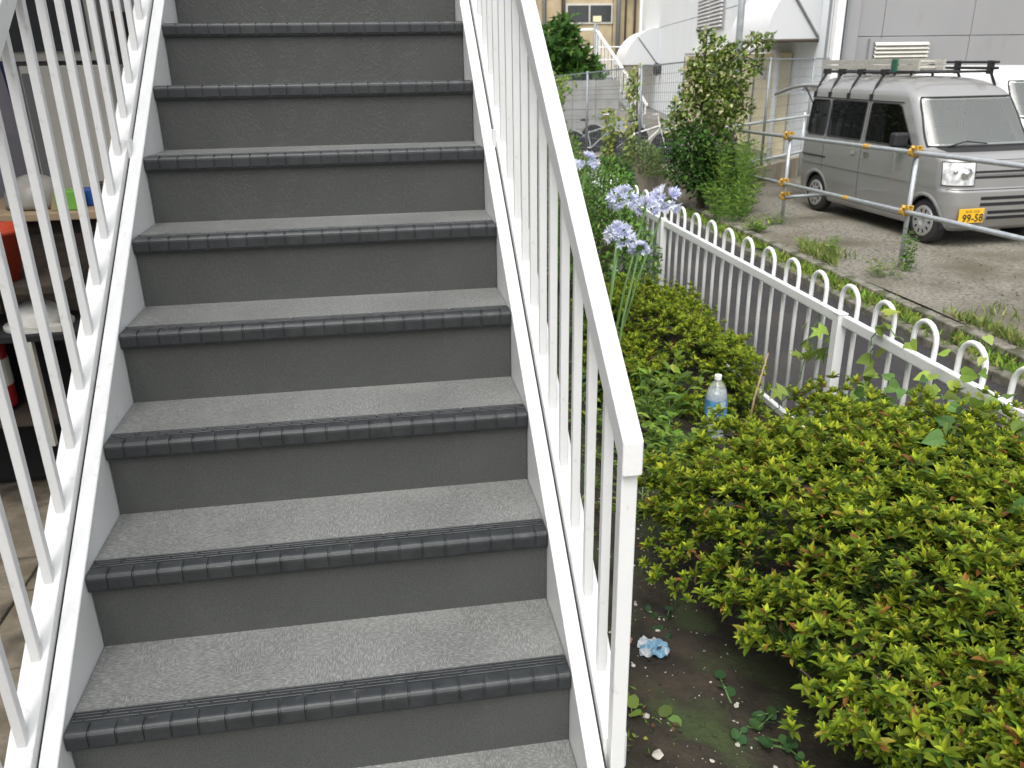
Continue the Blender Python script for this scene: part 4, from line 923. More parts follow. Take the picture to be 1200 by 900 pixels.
weed('small yellowish weed clump at the foot of a guard rail post', (5.50, 9.55, LOT), 16, 0.14, 0.18, 0.06, 'lance', [(0.20, 0.25, 0.06), (0.14, 0.21, 0.05)], [1, 1], 'lot_weed', group='weed clumps at the lot edge', lw=0.3, stemr=0.003)
weed('upright fleabane weed climbing the guard rail post before the van', (5.64, 6.75, LOT), 10, 0.42, 0.10, 0.075, 'lance', [(0.09, 0.18, 0.03), (0.14, 0.24, 0.04)], [1, 1], 'lot_weed', group='weed clumps at the lot edge', lw=0.3, stemr=0.004)
weed('wispy dry weed tuft at the lot edge below the van', (5.30, 6.55, LOT), 18, 0.20, 0.32, 0.07, 'lance', [(0.22, 0.25, 0.08), (0.28, 0.24, 0.10), (0.12, 0.20, 0.05)], [2, 1, 2], 'lot_weed', group='weed clumps at the lot edge', lw=0.22, stemr=0.002)
weed('green weed sprig standing in the lot left of the wispy tuft', (5.10, 7.35, LOT), 6, 0.32, 0.10, 0.06, 'lance', GR, [3, 3, 2, 1], 'lot_weed', group='weed clumps at the lot edge', lw=0.35, stemr=0.003)
# ================================================================== wall and mesh fence behind the lot
lw_ = thing('boundary_wall', 'low stained concrete wall under the wire mesh fence', 'wall', (5.2, 11.5, -0.8))
K0, KL, KR = Vector((5.22, 11.55, 0)), Vector((3.3, 19.2, 0)), Vector((11.5, 17.3, 0))
def slab(a, b, th, z0, z1, name, m, parent, **k):
    d = (b-a).normalized(); nrm = Vector((-d.y, d.x, 0))*th
    pts = [a-nrm, b-nrm, b+nrm, a+nrm]
    return MB().prism([(q.x, q.y, z0) for q in pts], (0, 0, z1-z0)).build(name, m, parent, **k)
slab(K0, KL, 0.07, -1.2, -0.34, 'wall_segment', 'wall_concrete', lw_)
slab(K0+Vector((0.16, 0.10, 0)), KR, 0.07, -1.2, -0.40, 'wall_segment', 'wall_concrete', lw_)
def meshfence(label, a, b, z0a, z0b, z1a, z1b, step):
    t = thing('mesh_fence', label, 'fence', (a.x, a.y, z0a), 'wire mesh fences behind the lot'); L = (b-a).length; n = max(2, round(L/step))
    for i in range(n+1):
        u = i/n; p = a.lerp(b, u); MB().tube([(p.x, p.y, z0a+(z0b-z0a)*u-0.1), (p.x, p.y, z1a+(z1b-z1a)*u+0.03)], 0.024, 8).build('post', 'galv_dark', t, smooth=True)
    for i in range(n):
        m = MB(); u0, u1 = i/n, (i+1)/n
        def pt(u, v): p = a.lerp(b, u); return Vector((p.x, p.y, (z0a+(z0b-z0a)*u)*(1-v) + (z1a+(z1b-z1a)*u)*v))
        for k in range(1, int((u1-u0)*L/0.06)): u = u0+(u1-u0)*k/int((u1-u0)*L/0.06); m.tube([pt(u, 0.02), pt(u, 1)], 0.0034, 3, cap=False)
        for k in range(12): v = 0.03+0.97*k/11; m.tube([pt(u0, v), pt(u1, v)], 0.0038 if k < 11 else 0.016, 4, cap=False)
        m.build('wire_panel', 'galv_dark', t)
    return t
meshfence('wire mesh fence running back beside the lane, overgrown with ivy', K0, KL, -0.34, -0.34, 1.38, 0.95, 2.0)
meshfence('wire mesh fence behind the silver van, meeting the overgrown one at a corner', K0+Vector((0.1, 0.07, 0)), KR, -0.40, -0.40, 1.37, 1.34, 2.0)
# thin grey sign pole rising out of the weeds
pz = thing('steel_pole', 'tall thin grey steel pole rising from the weeds beside the tree', 'pole', (5.80, 11.95, LOT))
MB().tube([(5.80, 11.95, LOT-0.1), (5.80, 11.95, 5.2)], 0.052, 14).build('shaft', 'galv', pz, smooth=True)
MB().lathe([(0.055, 0.86), (0.062, 0.87), (0.062, 0.93), (0.055, 0.94)], (5.80, 11.95, 0), seg=14).build('band', 'galv', pz)

# ================================================================== trees and rough shrubs by the wall
def tree(name, label, base, blobs, n, lsize, cols, wts, trunk_r, lw=0.55, kind='simple', group=None, cat='tree', limbs=True):
    t = thing(name, label, cat, base, group); B = Vector(base); m = MB()
    top = Vector(max(blobs, key=lambda q: q[0][2])[0])
    tp = [B-Vector((0, 0, .1)), B.lerp(top, .3)+Vector((.05, .03, 0)), B.lerp(top, .65)+Vector((-.04, 0, 0)), top]
    m.tube(tp, [trunk_r, trunk_r*.8, trunk_r*.5, trunk_r*.2], 8)
    Ps = []; 
    for (c, r), k in zip(blobs, range(99)):
        c = Vector(c); s = tp[1].lerp(tp[2], min(1, max(0, (c.z-tp[1].z)/max(tp[2].z-tp[1].z, .1))))*1.0
        m.tube([s, s.lerp(c, .5)+Vector((0, 0, .05)), c], [trunk_r*.4, trunk_r*.3, trunk_r*.12], 5)
        q = int(n*(r**2)/sum(x[1]**2 for x in blobs)); d = unit(rng.normal(0, 1, (q, 3)))
        rad = r*(1-0.6*rng.uniform(0, 1, q)**1.6)*(1+0.28*lump(d*2+k, 2.4))
        p = np.array(c) + d*rad[:, None]*np.array([1, 1, .9]); Ps.append(np.c_[p, d])
        for _ in range(5):
            dd = Vector(unit(rng.normal(0, 1, 3))); m.tube([c, c+dd*r*0.9], [trunk_r*.12, trunk_r*.05], 4)
    Q = np.concatenate(Ps); P, d = Q[:, :3], Q[:, 3:]; q = len(P)
    D = unit(d*0.6+rng.normal(0, .7, (q, 3))+np.array([0, 0, -.1])); N = unit(np.array([0, 0, .8])+d*.4+rng.normal(0, .4, (q, 3))); L = lsize*rng.uniform(.6, 1.25, q)
    V, F, C = leaves(P, D, N, L, L*lw, palette(q, cols, wts), kind)
    build('crown', V, F, 'leaf_gloss', t, kind='stuff', col=C); m.build('trunk', 'bark', t); return t
tree('broadleaf_tree', 'slender broadleaf tree with pale new leaves before the wire mesh fence', (5.05, 11.1, LOT),
     [((5.10, 11.2, 1.48), .26), ((5.42, 11.2, 1.42), .22), ((5.68, 11.2, 1.62), .13), ((5.05, 11.1, 1.15), .34), ((5.35, 11.1, 1.08), .28), ((5.15, 11.0, .78), .34), ((4.85, 11.2, .95), .20), ((5.28, 11.0, .5), .30), ((5.55, 11.3, .95), .16), ((5.02, 11.3, 1.70), .13), ((4.70, 11.2, .72), .20), ((4.58, 11.2, .45), .20), ((5.78, 11.25, 1.28), .15), ((5.92, 11.25, 1.62), .12), ((4.80, 11.2, 1.25), .14), ((5.70, 11.3, .70), .15)],
     3900, .085, [(0.08, 0.14, 0.022), (0.13, 0.20, 0.03), (0.24, 0.29, 0.07), (0.50, 0.50, 0.27), (0.045, 0.085, 0.018)], [4, 4, 3, 1.6, 2], .045)
tree('evergreen_shrub', 'dark glossy rounded evergreen shrub at the foot of the pale-leaved tree', (4.93, 10.95, LOT),
     [((4.72, 10.9, .16), .38), ((5.05, 10.85, .10), .36), ((4.62, 10.9, -.15), .30), ((4.95, 10.8, -.28), .34), ((5.2, 10.85, -.2), .28), ((4.78, 10.9, .40), .22)], 3000, .085,
     [(0.045, 0.11, 0.02), (0.07, 0.15, 0.028), (0.028, 0.065, 0.016), (0.11, 0.19, 0.04)], [4, 3, 4, 1], .04, cat='shrub')
FW = [(0.16, 0.27, 0.035), (0.22, 0.34, 0.05), (0.10, 0.19, 0.03)]
weed('tall feathery bright green weed thicket at the lot corner', (5.28, 10.5, LOT), 70, 1.0, .50, .105, 'lance', FW, [4, 4, 3], 'feathery_weed', 'weed thickets by the wall', .17, -.1, .005)
weed('shorter feathery weed thicket reaching the lane kerb under the tree', (5.02, 10.0, LOT), 46, .52, .46, .10, 'lance', FW, [4, 4, 3], 'feathery_weed', 'weed thickets by the wall', .18, -.1, .004)
weed('feathery weed thicket between the steel pole and the guard rail post', (5.62, 11.3, LOT), 44, 1.0, .42, .10, 'lance', FW, [4, 4, 3], 'feathery_weed', 'weed thickets by the wall', .17, -.1, .005)
shrub('wall_shrub', 'grey-green weedy growth along the concrete wall below the mesh fence', (4.72, 13.2, -0.42), .22, 1.2, .50, 1700, .08,
      [(0.12, 0.17, 0.06), (0.09, 0.15, 0.04), (0.17, 0.20, 0.08)], [3, 3, 1], 'simple', .3, cat='weed', stems=16)
shrub('wall_shrub', 'dry olive weeds in front of the far end of the mesh fence', (3.9, 16.2, -0.55), .35, 1.6, .62, 1700, .10,
      [(0.13, 0.17, 0.06), (0.18, 0.20, 0.09), (0.08, 0.13, 0.04)], [3, 2, 2], 'simple', .3, cat='weed', stems=16)
shrub('wall_shrub', 'dark green shrub behind the lilac flowers below the wall', (3.85, 11.9, -0.85), .48, .5, .78, 2400, .09,
      [(0.05, 0.12, 0.02), (0.08, 0.18, 0.03), (0.03, 0.07, 0.018)], [4, 2, 3], 'simple', .5, cat='shrub', stems=14)
# ivy columns on the mesh fence
def ivy(label, u, z0, z1, wd, n, cols):
    p = K0.lerp(KL, u); t = thing('ivy', label, 'ivy', (p.x, p.y, z0), 'ivy on the mesh fence'); d = (KL-K0).normalized()
    s = rng.normal(0, wd, n); z = rng.uniform(z0, z1, n); s *= np.where(z > z1-0.35, 1.9, 1.0)
    P = np.stack([p.x+d.x*s-0.05+rng.normal(0, .05, n), p.y+d.y*s+rng.normal(0, .05, n), z+rng.normal(0, .03, n)], 1)
    D = np.c_[rng.normal(-.3, .6, (n, 1)), rng.normal(-.3, .6, (n, 1)), rng.uniform(-1, .2, n)]; N = np.c_[rng.normal(-.6, .3, n), rng.normal(-.7, .3, n), rng.uniform(.2, .9, n)]
    L = rng.uniform(.05, .11, n); V, F, C = leaves(P, D, N, L, L*.8, palette(n, cols, [3, 3, 2]), 'simple'); build('leaves', V, F, 'leaf_matte', t, kind='stuff', col=C)
    MB().tube([(p.x, p.y-.04, z0), (p.x+.02, p.y-.04, (z0+z1)/2), (p.x, p.y-.04, z1)], .012, 5).build('stem', 'twig', t)
IV = [(0.14, 0.22, 0.04), (0.20, 0.28, 0.06), (0.08, 0.15, 0.03)]
ivy('thick ivy column spilling over the top of the mesh fence', 0.66, -.3, 1.12, .17, 900, IV)
ivy('thin yellowish ivy strand climbing one wire fence post', 0.27, -.3, 1.25, .06, 260, [(0.20, 0.25, 0.06), (0.26, 0.28, 0.08), (0.12, 0.18, 0.05)])
ivy('short yellow-leaved ivy tuft low on the mesh fence', 0.37, -.34, 0.55, .09, 190, [(0.24, 0.26, 0.05), (0.17, 0.22, 0.05), (0.10, 0.16, 0.04)])

# ================================================================== yard behind the fence: stair, bicycles, fig tree
ys_ = thing('metal_stair', 'pale galvanised outdoor metal stair with slatted railing behind the fence', 'stair', (8.2, 26, -0.8))
a, b = Vector((8.75, 25.6, -0.95)), Vector((7.15, 26.2, 1.35)); wv = Vector((0.35, 1.0, 0)).normalized()*0.95
for k in (0, 1):
    o_ = wv*k
    MB().prism([a+o_, a+o_+Vector((0, 0, .22)), b+o_+Vector((0, 0, .22)), b+o_], (0.03, 0.05, 0)).build('stringer', 'galv', ys_)
    MB().tube([a+o_+Vector((0, 0, .95)), b+o_+Vector((0, 0, .95)), b+o_+Vector((-.9, .3, .95))], .028, 6).build('handrail', 'white_metal', ys_)
    src = None
    for i in range(15):
        p = a.lerp(b, (i+.5)/15)+o_
        if src is None: src = MB().tube([p+Vector((0, 0, .2)), p+Vector((0, 0, .95))], .013, 5).build('baluster', 'white_metal', ys_); p_0 = p
        else: clones('baluster', src, ys_, [p-p_0])
src = None
for i in range(11):
    p = a.lerp(b, (i+.5)/11)
    if src is None: src = MB().prism([p, p+Vector((.24, -.09, 0)), p+Vector((.24, -.09, 0))+wv, p+wv], (0, 0, .03)).build('step', 'galv_dark', ys_); p_0 = p
    else: clones('step', src, ys_, [p-p_0])
MB().prism([b+Vector((-1.2, .35, .16)), b+Vector((0, 0, .16)), b+wv+Vector((0, 0, .16)), b+wv+Vector((-1.2, .35, .16))], (0, 0, .06)).build('landing', 'galv_dark', ys_)
for q in (b, b+wv, b+Vector((-1.1, .35, 0))): MB().tube([q+Vector((0, 0, -3)), q+Vector((0, 0, 1.1))], .04, 6).build('post', 'galv', ys_)
def bicycle(label, p, rz, col):
    t = thing('bicycle', label, 'bicycle', p, 'bicycles parked behind the mesh fence', rz)
    for y in (-.53, .53):
        MB().lathe([(.315, -.014), (.335, 0), (.315, .014), (.305, 0), (.315, -.014)], (0, y, .335), 'x', 20).build('tyre', 'black_rubber', t)
        m = MB()
        for k in range(12): an = k*math.pi/6; m.tube([(0, y, .335), (0, y+.31*math.cos(an), .335+.31*math.sin(an))], .003, 3)
        m.build('spokes', 'chrome', t)
        MB().grid([[(x, y+.36*math.cos(an), .335+.36*math.sin(an)) for x in (-.03, .03)] for an in np.linspace(R(15), R(165), 10)]).build('mudguard', 'galv', t)
    MB().tube([(0, -.53, .335), (0, -.36, .86), (0, -.34, 1.0)], .018, 6).tube([(0, -.40, .74), (0, .08, .30), (0, .53, .335), (0, .17, .62), (0, .08, .30)], .017, 6).tube([(0, -.39, .80), (0, .17, .62)], .014, 6).tube([(0, .08, .3), (0, .22, .86)], .014, 6).build('frame', col, t)
    MB().tube([(-.26, -.22, 1.02), (-.2, -.34, 1.03), (.2, -.34, 1.03), (.26, -.22, 1.02)], .013, 6).build('handlebar', 'chrome', t)
    MB().lathe([(.02, 0), (.09, .01), (.10, .04), (.05, .06)], (0, .24, .87), seg=10).build('saddle', 'black_plastic', t)
    MB().box(-.17, .17, -.74, -.46, .68, .92).build('basket', 'galv', t); return t
bicycle('silver city bicycle parked behind the mesh fence, nearer the ivy column', (5.0, 17.6, -0.75), R(62), 'galv')
bicycle('white city bicycle parked behind the mesh fence, nearer the white building', (5.9, 17.0, -0.75), R(70), 'white_metal')
bicycle('dark-framed bicycle behind the other parked bicycles in the yard', (5.9, 19.2, -0.75), R(58), 'pipe_grey')
tree('fig_tree', 'large-leaved green tree rising behind the mesh fence beside the handrail', (5.9, 24.5, -0.9),
     [((5.55, 24, 1.75), .75), ((6.1, 24.4, 1.25), .7), ((5.0, 24, 1.3), .7), ((6.5, 24.4, .9), .5), ((5.6, 24, .85), .7), ((5.7, 24, 2.25), .4)], 1500, .32,
     [(0.055, 0.13, 0.025), (0.09, 0.19, 0.035), (0.035, 0.08, 0.02)], [4, 3, 3], .09, .75, 'lobed')

# ================================================================== buildings
# white clad workshop whose long wall runs back from the corner PC
PC = Vector((9.0, 15.0, 0)); DA = Vector((0.19, 0.982, 0)).normalized(); NA = Vector((-DA.y, DA.x, 0))   # NA points to the lane
wb = thing('white_workshop', 'white clad workshop with rounded awnings along its lane side', 'building', (9, 15, -0.9))
def onA(s, z, o=0.0): p = PC + DA*s + NA*o; return Vector((p.x, p.y, z))
def boxA(s0, s1, z0, z1, o0, o1, name, m, parent, **k):
    return MB().prism([onA(s0, z0, o0), onA(s1, z0, o0), onA(s1, z0, o1), onA(s0, z0, o1)], (0, 0, z1-z0)).build(name, m, parent, **k)
s = 0.12
while s < 33.5:      # cladding sheets in two tiers
    e = min(s+1.82, 33.6)
    boxA(s+.01, e-.01, 2.80, 7.0, -.06, 0, 'cladding_panel', 'clad_white', wb); boxA(s+.01, e-.01, -1.0, 2.78, -.06, -.004, 'cladding_panel', 'clad_white', wb); s += 1.82
boxA(.02, 33.65, -1.0, 6.95, -.5, -.07, 'inner_wall', 'clad_grey', wb)
boxA(33.3, 33.75, -1.0, 7.0, -.02, .10, 'corner_trim', 'clad_white', wb)
def awning(s0, s1, z0, z1, dep, band=True):
    n = 9; pr = [(dep*math.sin(u), z0 + (z1-z0)*math.cos(u)) for u in np.linspace(0, math.pi/2, n)]
    aw = MB().grid([[onA(s_, z, o) for s_ in (s0, s1)] for o, z in pr]).build('awning', 'awning_white', wb, smooth=True)
    for s_ in (s0, s1):
        MB().add([onA(s_, z, o) for o, z in pr] + [onA(s_, z0, 0)], [tuple(range(n+1))]).build('awning_cheek', 'awning_side', aw)
        MB().tube([onA(s_-.02, z0+.06, 0.02), onA(s_-.02, z0+(z1-z0)*.74, dep*.60)], .025, 6).build('awning_strut', 'pipe_grey', aw)
    MB().tube([onA(s0, z0, dep), onA(s1, z0, dep)], .035, 6).tube([onA(s0, z0, 0), onA(s0, z0, dep)], .035, 6).build('awning_rim', 'rust_dark', aw)
awning(0.8, 4.4, 1.70, 2.95, 1.05); awning(25.6, 31.5, 1.12, 2.80, 1.6)
# tall louvre on the wall
lv = boxA(10.3, 14.9, 2.25, 5.2, .0, .05, 'louvre_window', 'clad_grey', wb)
for i in range(24): boxA(10.5, 12.45, 2.32+i*.115, 2.37+i*.115, .05, .11, 'louvre_slat', 'awning_white', lv); boxA(12.7, 14.7, 2.32+i*.115, 2.37+i*.115, .05, .11, 'louvre_slat', 'awning_white', lv)
# cream lean-to panels under the near awning
for s0, s1 in ((2.5, 4.6), (4.66, 7.8), (7.86, 11.6), (11.66, 15.5)):
    boxA(s0, s1, -1.0, 1.48, .02, .30, 'cream_panel', 'cream_panel', wb); boxA(s1, s1+.06, -1.0, 1.48, .02, .33, 'panel_joint', 'pipe_grey', wb)
MB().tube([onA(2.4, -1.0, .36), onA(2.4, 1.35, .36), onA(2.55, 1.52, .36), onA(2.9, 1.56, .36), onA(15, 1.56, .36)], .06, 8).build('pipe_frame', 'white_metal', wb, smooth=True)
MB().lathe([(.02, 0), (.14, .02), (.16, .10), (.10, .2)], onA(3.6, 1.05, .40), 'x', 12).build('wall_lamp', 'helmet_white', wb)
MB().lathe([(.02, 0), (.26, .02), (.30, .12), (.22, .3)], onA(24.4, .95, .3), 'x', 12).build('exhaust_fan', 'black_plastic', wb)
# grey workshop end wall facing us
gb = thing('grey_workshop', 'grey panelled workshop wall with louvre vent and white downpipe behind the van', 'building', (12, 15, -0.9))
x = 9.05; i = 0
while x < 20:
    e = x + (1.0 if i == 0 else 1.9)
    MB().box(x+.006, e-.006, 15.0, 15.08, 1.745, 7.0).build('wall_panel', 'clad_grey', gb, bevel=.006); MB().box(x+.006, e-.006, 15.004, 15.08, -1.0, 1.735).build('wall_panel', 'clad_grey', gb, bevel=.006); x = e; i += 1
MB().box(9.04, 20, 15.09, 15.3, -1.0, 6.9).build('inner_wall', 'clad_grey', gb)
MB().box(9.0, 9.16, 14.86, 15.06, -1.0, 7.0).build('downpipe', 'white_metal', gb, bevel=.04, seg=3); MB().box(9.20, 9.25, 14.9, 15.02, -1.0, 7.0).build('downpipe', 'galv_dark', gb)
vt = MB().box(9.78, 11.10, 14.93, 14.995, 0.7, 1.70).build('louvre_vent', 'clad_grey', gb)
MB().box(9.86, 11.02, 14.915, 14.928, 0.75, 1.64).build('vent_recess', 'pipe_grey', vt)
for i in range(12): MB().prism_x([(14.86, .78+i*.072), (14.91, .83+i*.072), (14.91, .842+i*.072), (14.86, .792+i*.072)], 9.87, 11.01).build('louvre_slat', 'locker_cream', vt)
# beige building far behind
EK = 1.29
def ex(x): return 0.178+(x-0.178)*EK
def ez(z): return 1.387+(z-1.387)*EK
EY = -1.115+41.115*EK
eb = thing('beige_building', 'old beige building with sliding window and brown drainpipes', 'building', (ex(9), EY, -1.0))
def ebox(x0, x1, y0, y1, z0, z1, name, m, p): return MB().box(ex(x0), ex(x1), EY+y0, EY+y1, ez(z0), ez(z1)).build(name, m, p)
def etube(P, r, name, m, p): return MB().tube([(ex(x), EY+y, ez(z)) for x, y, z in P], r*EK, 8).build(name, m, p, smooth=True)
for x0, x1 in ((-4, 1.1), (1.14, 4.5), (4.54, 8.3), (8.34, 11.5), (11.54, 14.2)): ebox(x0, x1, 0, .3, -1.2, 9, 'wall_panel', 'beige_wall', eb)
ebox(-4, 14.2, .31, 6, -1.2, 8.9, 'wall', 'beige_wall', eb)
wn = ebox(9.25, 11.5, -.07, -.002, 2.98, 3.86, 'window', 'locker_cream', eb)
for x0, x1 in ((9.34, 10.34), (10.42, 11.42)): ebox(x0, x1, -.10, -.075, 3.07, 3.77, 'window_pane', 'window_dark', wn)
ebox(10.55, 10.95, -.12, -.103, 3.07, 3.32, 'box_on_sill', 'cream_panel', wn)
etube([(9.12, -.15, 9), (9.12, -.15, 2.9), (9.6, -.15, 2.3), (9.95, -.15, 1.9), (9.95, -.15, 1.2)], .09, 'drainpipe', 'pipe_brown', eb)
for x, r_, mt in ((8.2, .08, 'pipe_grey'), (7.7, .1, 'cream_panel'), (11.75, .10, 'pipe_grey'), (12.1, .05, 'pipe_brown'), (12.55, .06, 'rust_dark')): etube([(x, -.2, -1), (x, -.2, 9)], r_, 'drainpipe', mt, eb)
etube([(12.1, -.3, 4.2), (13.2, -.3, 4.2), (13.2, -.3, 2.6)], .05, 'drainpipe', 'rust_dark', eb)
for z in (1.95, 1.4): etube([(8.0, -1.2, z), (13.6, -1.2, z)], .03, 'balcony_rail', 'white_metal', eb)
yw = thing('yard_wall', 'grey block wall behind the bicycles beyond the mesh fence', 'wall', (4.5, 21, -0.9))
for i in range(9):
    for j in range(8): MB().box(0.9+i*.62, 1.51+i*.62, 20.9, 21.0, -1.0+j*.24, -.77+j*.24).build('block', 'yard_block', yw)
MB().box(.9, 6.48, 20.92, 21.05, -1.0, .88).build('mortar', 'pipe_grey', yw)
# neighbouring blocks that close the view at the far left and right
fb = thing('far_block', 'plain pale apartment block at the end of the lane', 'building', (0, 46, -1))
MB().box(-16, -4.3, 34, 44, -1.2, 10).build('wall', 'clad_grey', fb)
for i in range(4):
    for j in range(2):
        wn = MB().box(-14+i*2.6, -12.6+i*2.6, 33.93, 33.998, 1+j*3.2, 2.6+j*3.2).build('window', 'white_metal', fb); MB().box(-13.9+i*2.6, -12.7+i*2.6, 33.90, 33.925, 1.1+j*3.2, 2.5+j*3.2).build('window_pane', 'window_dark', wn)
# ================================================================== storage corner left of the stairs
sh = thing('storage_wall', 'lavender grey wall with dark window behind the cluttered bench', 'wall', (-2.4, 3.2, G))
for k, x in enumerate((-2.6, -1.7)): MB().box(x+.003, x+.897, 3.2, 3.26, G, 3.4).build('wall_panel', 'wall_lavender', sh, bevel=.004)
MB().box(-.797, -.63, 3.2, 3.26, G, 3.4).build('wall_panel', 'wall_lavender', sh)
MB().box(-2.65, -.62, 3.265, 3.4, G, 3.4).build('wall', 'wall_lavender', sh)
wn = MB().box(-1.62, -1.02, 3.13, 3.195, 1.42, 2.1).build('window', 'locker_cream', sh); MB().box(-1.58, -1.06, 3.11, 3.125, 1.46, 2.06).build('window_pane', 'window_dark', wn)
MB().box(-.96, -.90, 3.10, 3.197, 1.32, 1.62).build('meter_box', 'wood_dark', sh); MB().box(-.80, -.74, 3.10, 3.197, 1.35, 1.62).build('switch_box', 'navy', sh)
# unseen house made tall and close to shade the stairs; roof over the corner
bl = thing('shading_house', 'unseen pale house wall left of the stairs, raised to block side light', 'building', (-2.6, 0, G))
MB().box(-2.7, -2.45, -3.0, 3.19, G, 6.8).build('side_wall', 'wall_lavender', bl)
MB().box(-7.5, -2.71, -3.0, 3.19, G, 6.75).build('house_body', 'wall_lavender', bl)
MB().box(-2.44, -.85, 1.9, 3.19, 2.35, 2.50).build('canopy', 'clad_grey', bl)
# locker panel
lk = thing('tall_locker', 'tall cream panel locker standing against the lavender wall', 'locker', (-1.12, 3.0, G))
MB().box(-1.285, -.93, 2.86, 3.12, G, 1.40).build('carcass', 'locker_cream', lk, bevel=.005)
MB().box(-1.215, -.935, 2.845, 2.858, G+.02, 1.37).build('door', 'locker_cream', lk, bevel=.003); MB().box(-1.275, -1.225, 2.848, 2.858, G+.02, 1.37).build('stile', 'pipe_grey', lk)
tag(MB().tube([(-1.36, 2.9, 1.42), (-1.30, 2.88, .86)], .012, 8).build('umbrella_pole', 'navy'), 'thin navy blue pole leaning beside the cream locker', 'pole')
# bench
bn = thing('work_bench', 'dark wooden bench crammed with odds and ends behind the railing', 'bench', (-1.35, 2.5, G))
MB().box(-2.1, -.72, 2.32, 2.80, .84, .87).build('bench_top', 'cardboard', bn, bevel=.004)
MB().box(-2.06, -.76, 2.40, 2.78, G+.03, .835).build('cabinet', 'wood_dark', bn)
for x in (-2.04, -1.40, -.80): MB().box(x, x+.05, 2.34, 2.398, G, .835).build('leg', 'wood_dark', bn)
for x in (-1.98, -1.34): MB().box(x, x+.53, 2.375, 2.398, G+.08, .78).build('cabinet_door', 'wood_dark', bn, bevel=.004)
def dome(name, label, c, r, h, m, cat, brim=None):
    t = thing(name, label, cat, c); pr = [(r, 0), (r*1.0, h*.15)] + [(r*math.cos(u), h*.15+h*.85*math.sin(u)) for u in np.linspace(.15, 1.5, 8)]
    MB().lathe(pr, c, seg=24).build('shell', m, t, smooth=True)
    if brim: MB().lathe([(r*.8, -.004), (r+brim, -.004), (r+brim, .006), (r*.8, .008)], c, seg=24).build('brim', m, t)
    return t
dome('safety_helmet', 'grey dome-shaped helmet resting on the bench top', (-1.19, 2.50, .875), .115, .125, 'helmet_grey', 'helmet')
o = MB().box(-1.075, -.985, 2.36, 2.44, .872, .945).build('small_box', 'lime_plastic', bevel=.004); tag(o, 'small lime green box on the bench edge', 'box')
o = MB().box(-1.03, -.93, 2.46, 2.56, .872, .935).build('small_box', 'blue_plastic', bevel=.004); tag(o, 'small blue box on the bench beside the lime box', 'box')
tag(MB().prism([(-1.10, 2.37, .872), (-1.02, 2.37, .872), (-1.06, 2.37, .99)], (0, .012, 0)).build('card_scrap', 'cardboard'), 'tan triangular cardboard scrap behind the lime box', 'cardboard')
tag(MB().lathe([(.03, 0), (.038, .09), (.04, .095), (.03, .1)], (-.90, 2.40, .872), seg=12).build('jar', 'wood_dark'), 'brown jar at the stair end of the bench', 'jar')
# orange tub on a stand, white helmet, tools
tub = thing('orange_tub', 'orange-red plastic tub with flared rim stacked in front of the bench', 'tub', (-1.16, 1.95, .72))
m = MB(); n = 20
for r, z in ((.085, .70), (.12, .87), (.128, .872), (.128, .885), (.115, .885), (.08, .71)): pass
MB().lathe([(.075, .70), (.118, .865), (.130, .868), (.130, .884), (.114, .884), (.072, .715)], (-1.17, 1.95, 0), seg=24).build('wall', 'orange_plastic', tub, smooth=True)
sd_ = thing('tool_rack', 'dark metal tool rack holding the orange tub and white helmet', 'rack', (-1.2, 1.98, G))
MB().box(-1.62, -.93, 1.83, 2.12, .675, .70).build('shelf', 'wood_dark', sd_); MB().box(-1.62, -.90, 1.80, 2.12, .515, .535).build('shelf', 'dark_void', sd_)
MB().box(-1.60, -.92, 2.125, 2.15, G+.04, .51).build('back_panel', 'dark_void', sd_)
for x in (-1.60, -.95):
    for y in (2.09,): MB().box(x, x+.025, y, y+.025, G, .70).build('leg', 'wood_dark', sd_)
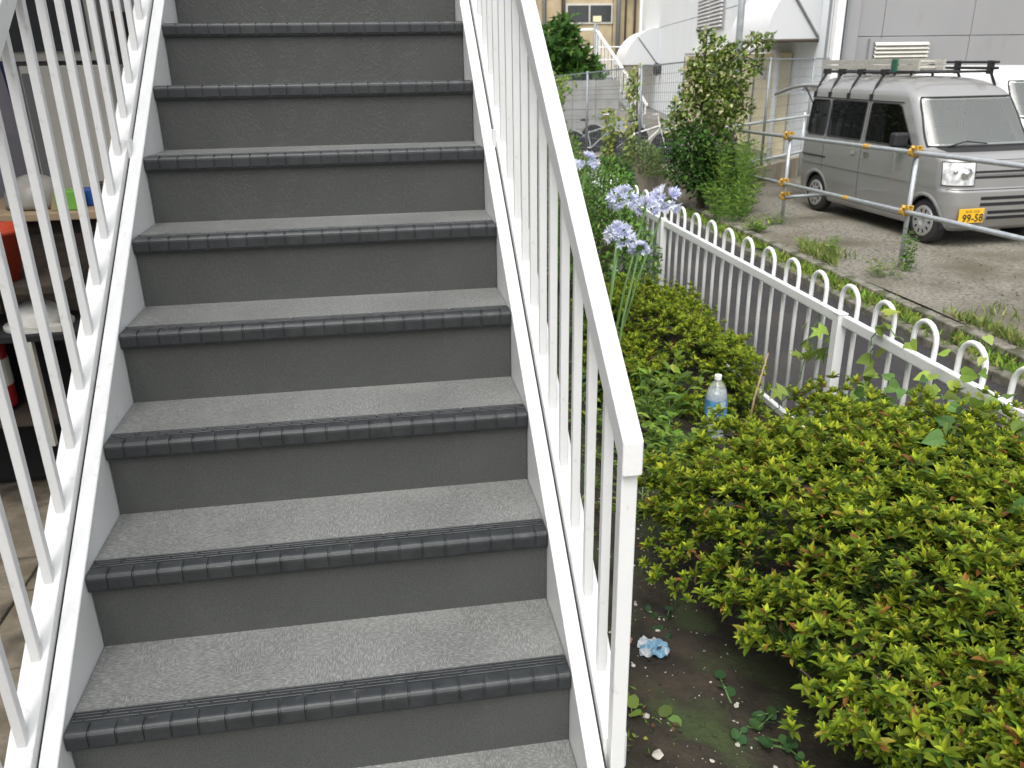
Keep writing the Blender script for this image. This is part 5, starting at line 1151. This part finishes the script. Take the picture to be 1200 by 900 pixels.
MB().box(-1.58, -.95, 1.86, 2.12, .18, .197).build('shelf', 'wood_dark', sd_)
MB().box(-1.07, -1.045, 1.80, 1.825, .12, .52).build('strap', 'locker_cream', sd_)
dome('work_helmet', 'scuffed white work helmet with flat brim on the tool rack', (-1.06, 1.94, .54), .092, .085, 'helmet_white', 'helmet', .022)
tag(MB().box(-1.10, -.95, 1.83, 1.88, .536, .556).build('batten', 'locker_cream'), 'short pale wooden batten below the white helmet', 'timber')
ex_ = thing('extinguisher', 'red fire extinguisher at the left photo edge', 'extinguisher', (-1.29, 2.00, .20))
MB().lathe([(.066, .10), (.0662, .102), (.0662, .20), (.066, .202)], (-1.29, 2.00, .20), seg=20).build('label_band', 'locker_cream', ex_)
MB().tube([(-1.29, 2.0, .65), (-1.29, 1.95, .67), (-1.29, 1.90, .66)], .010, 6).tube([(-1.29, 1.96, .65), (-1.29, 1.93, .53), (-1.265, 1.96, .36)], .008, 6).build('handle', 'black_plastic', ex_)
(MB().lathe([(.02, 0), (.062, .015), (.065, .03), (.065, .34), (.05, .39), (.02, .41), (.018, .46)], (-1.29, 2.00, .20), seg=20).build('cylinder', 'red_paint', ex_, smooth=True))
cr = thing('black_crate', 'black slatted crate on the paving behind the tool rack', 'crate', (-1.35, 2.25, G))
for i in range(4): MB().box(-1.62, -1.08, 2.158, 2.175, G+.01+i*.042, G+.04+i*.042).build('slat', 'black_plastic', cr)
MB().box(-1.62, -1.08, 2.178, 2.31, G, G+.165).build('bin', 'black_plastic', cr)
# trailing white rope by the rack
P = [(-1.0, 1.80, .18), (-.985, 1.80, .10), (-.96, 1.79, .03), (-.93, 1.80, .0), (-.965, 1.78, -.03), (-.955, 1.79, -.10), (-.935, 1.78, -.14), (-.95, 1.77, -.185)]
tag(MB().tube(P, .006, 6).build('rope', 'helmet_white', smooth=True), 'frayed whitish rope hanging in front of the dark rack', 'rope')
tag(MB().tube([(-1.02, 2.29, G), (-.99, 2.30, .60)], .012, 6).build('broom_stick', 'dry_stalk'), 'thin brown stick leaning on the bench front', 'stick')
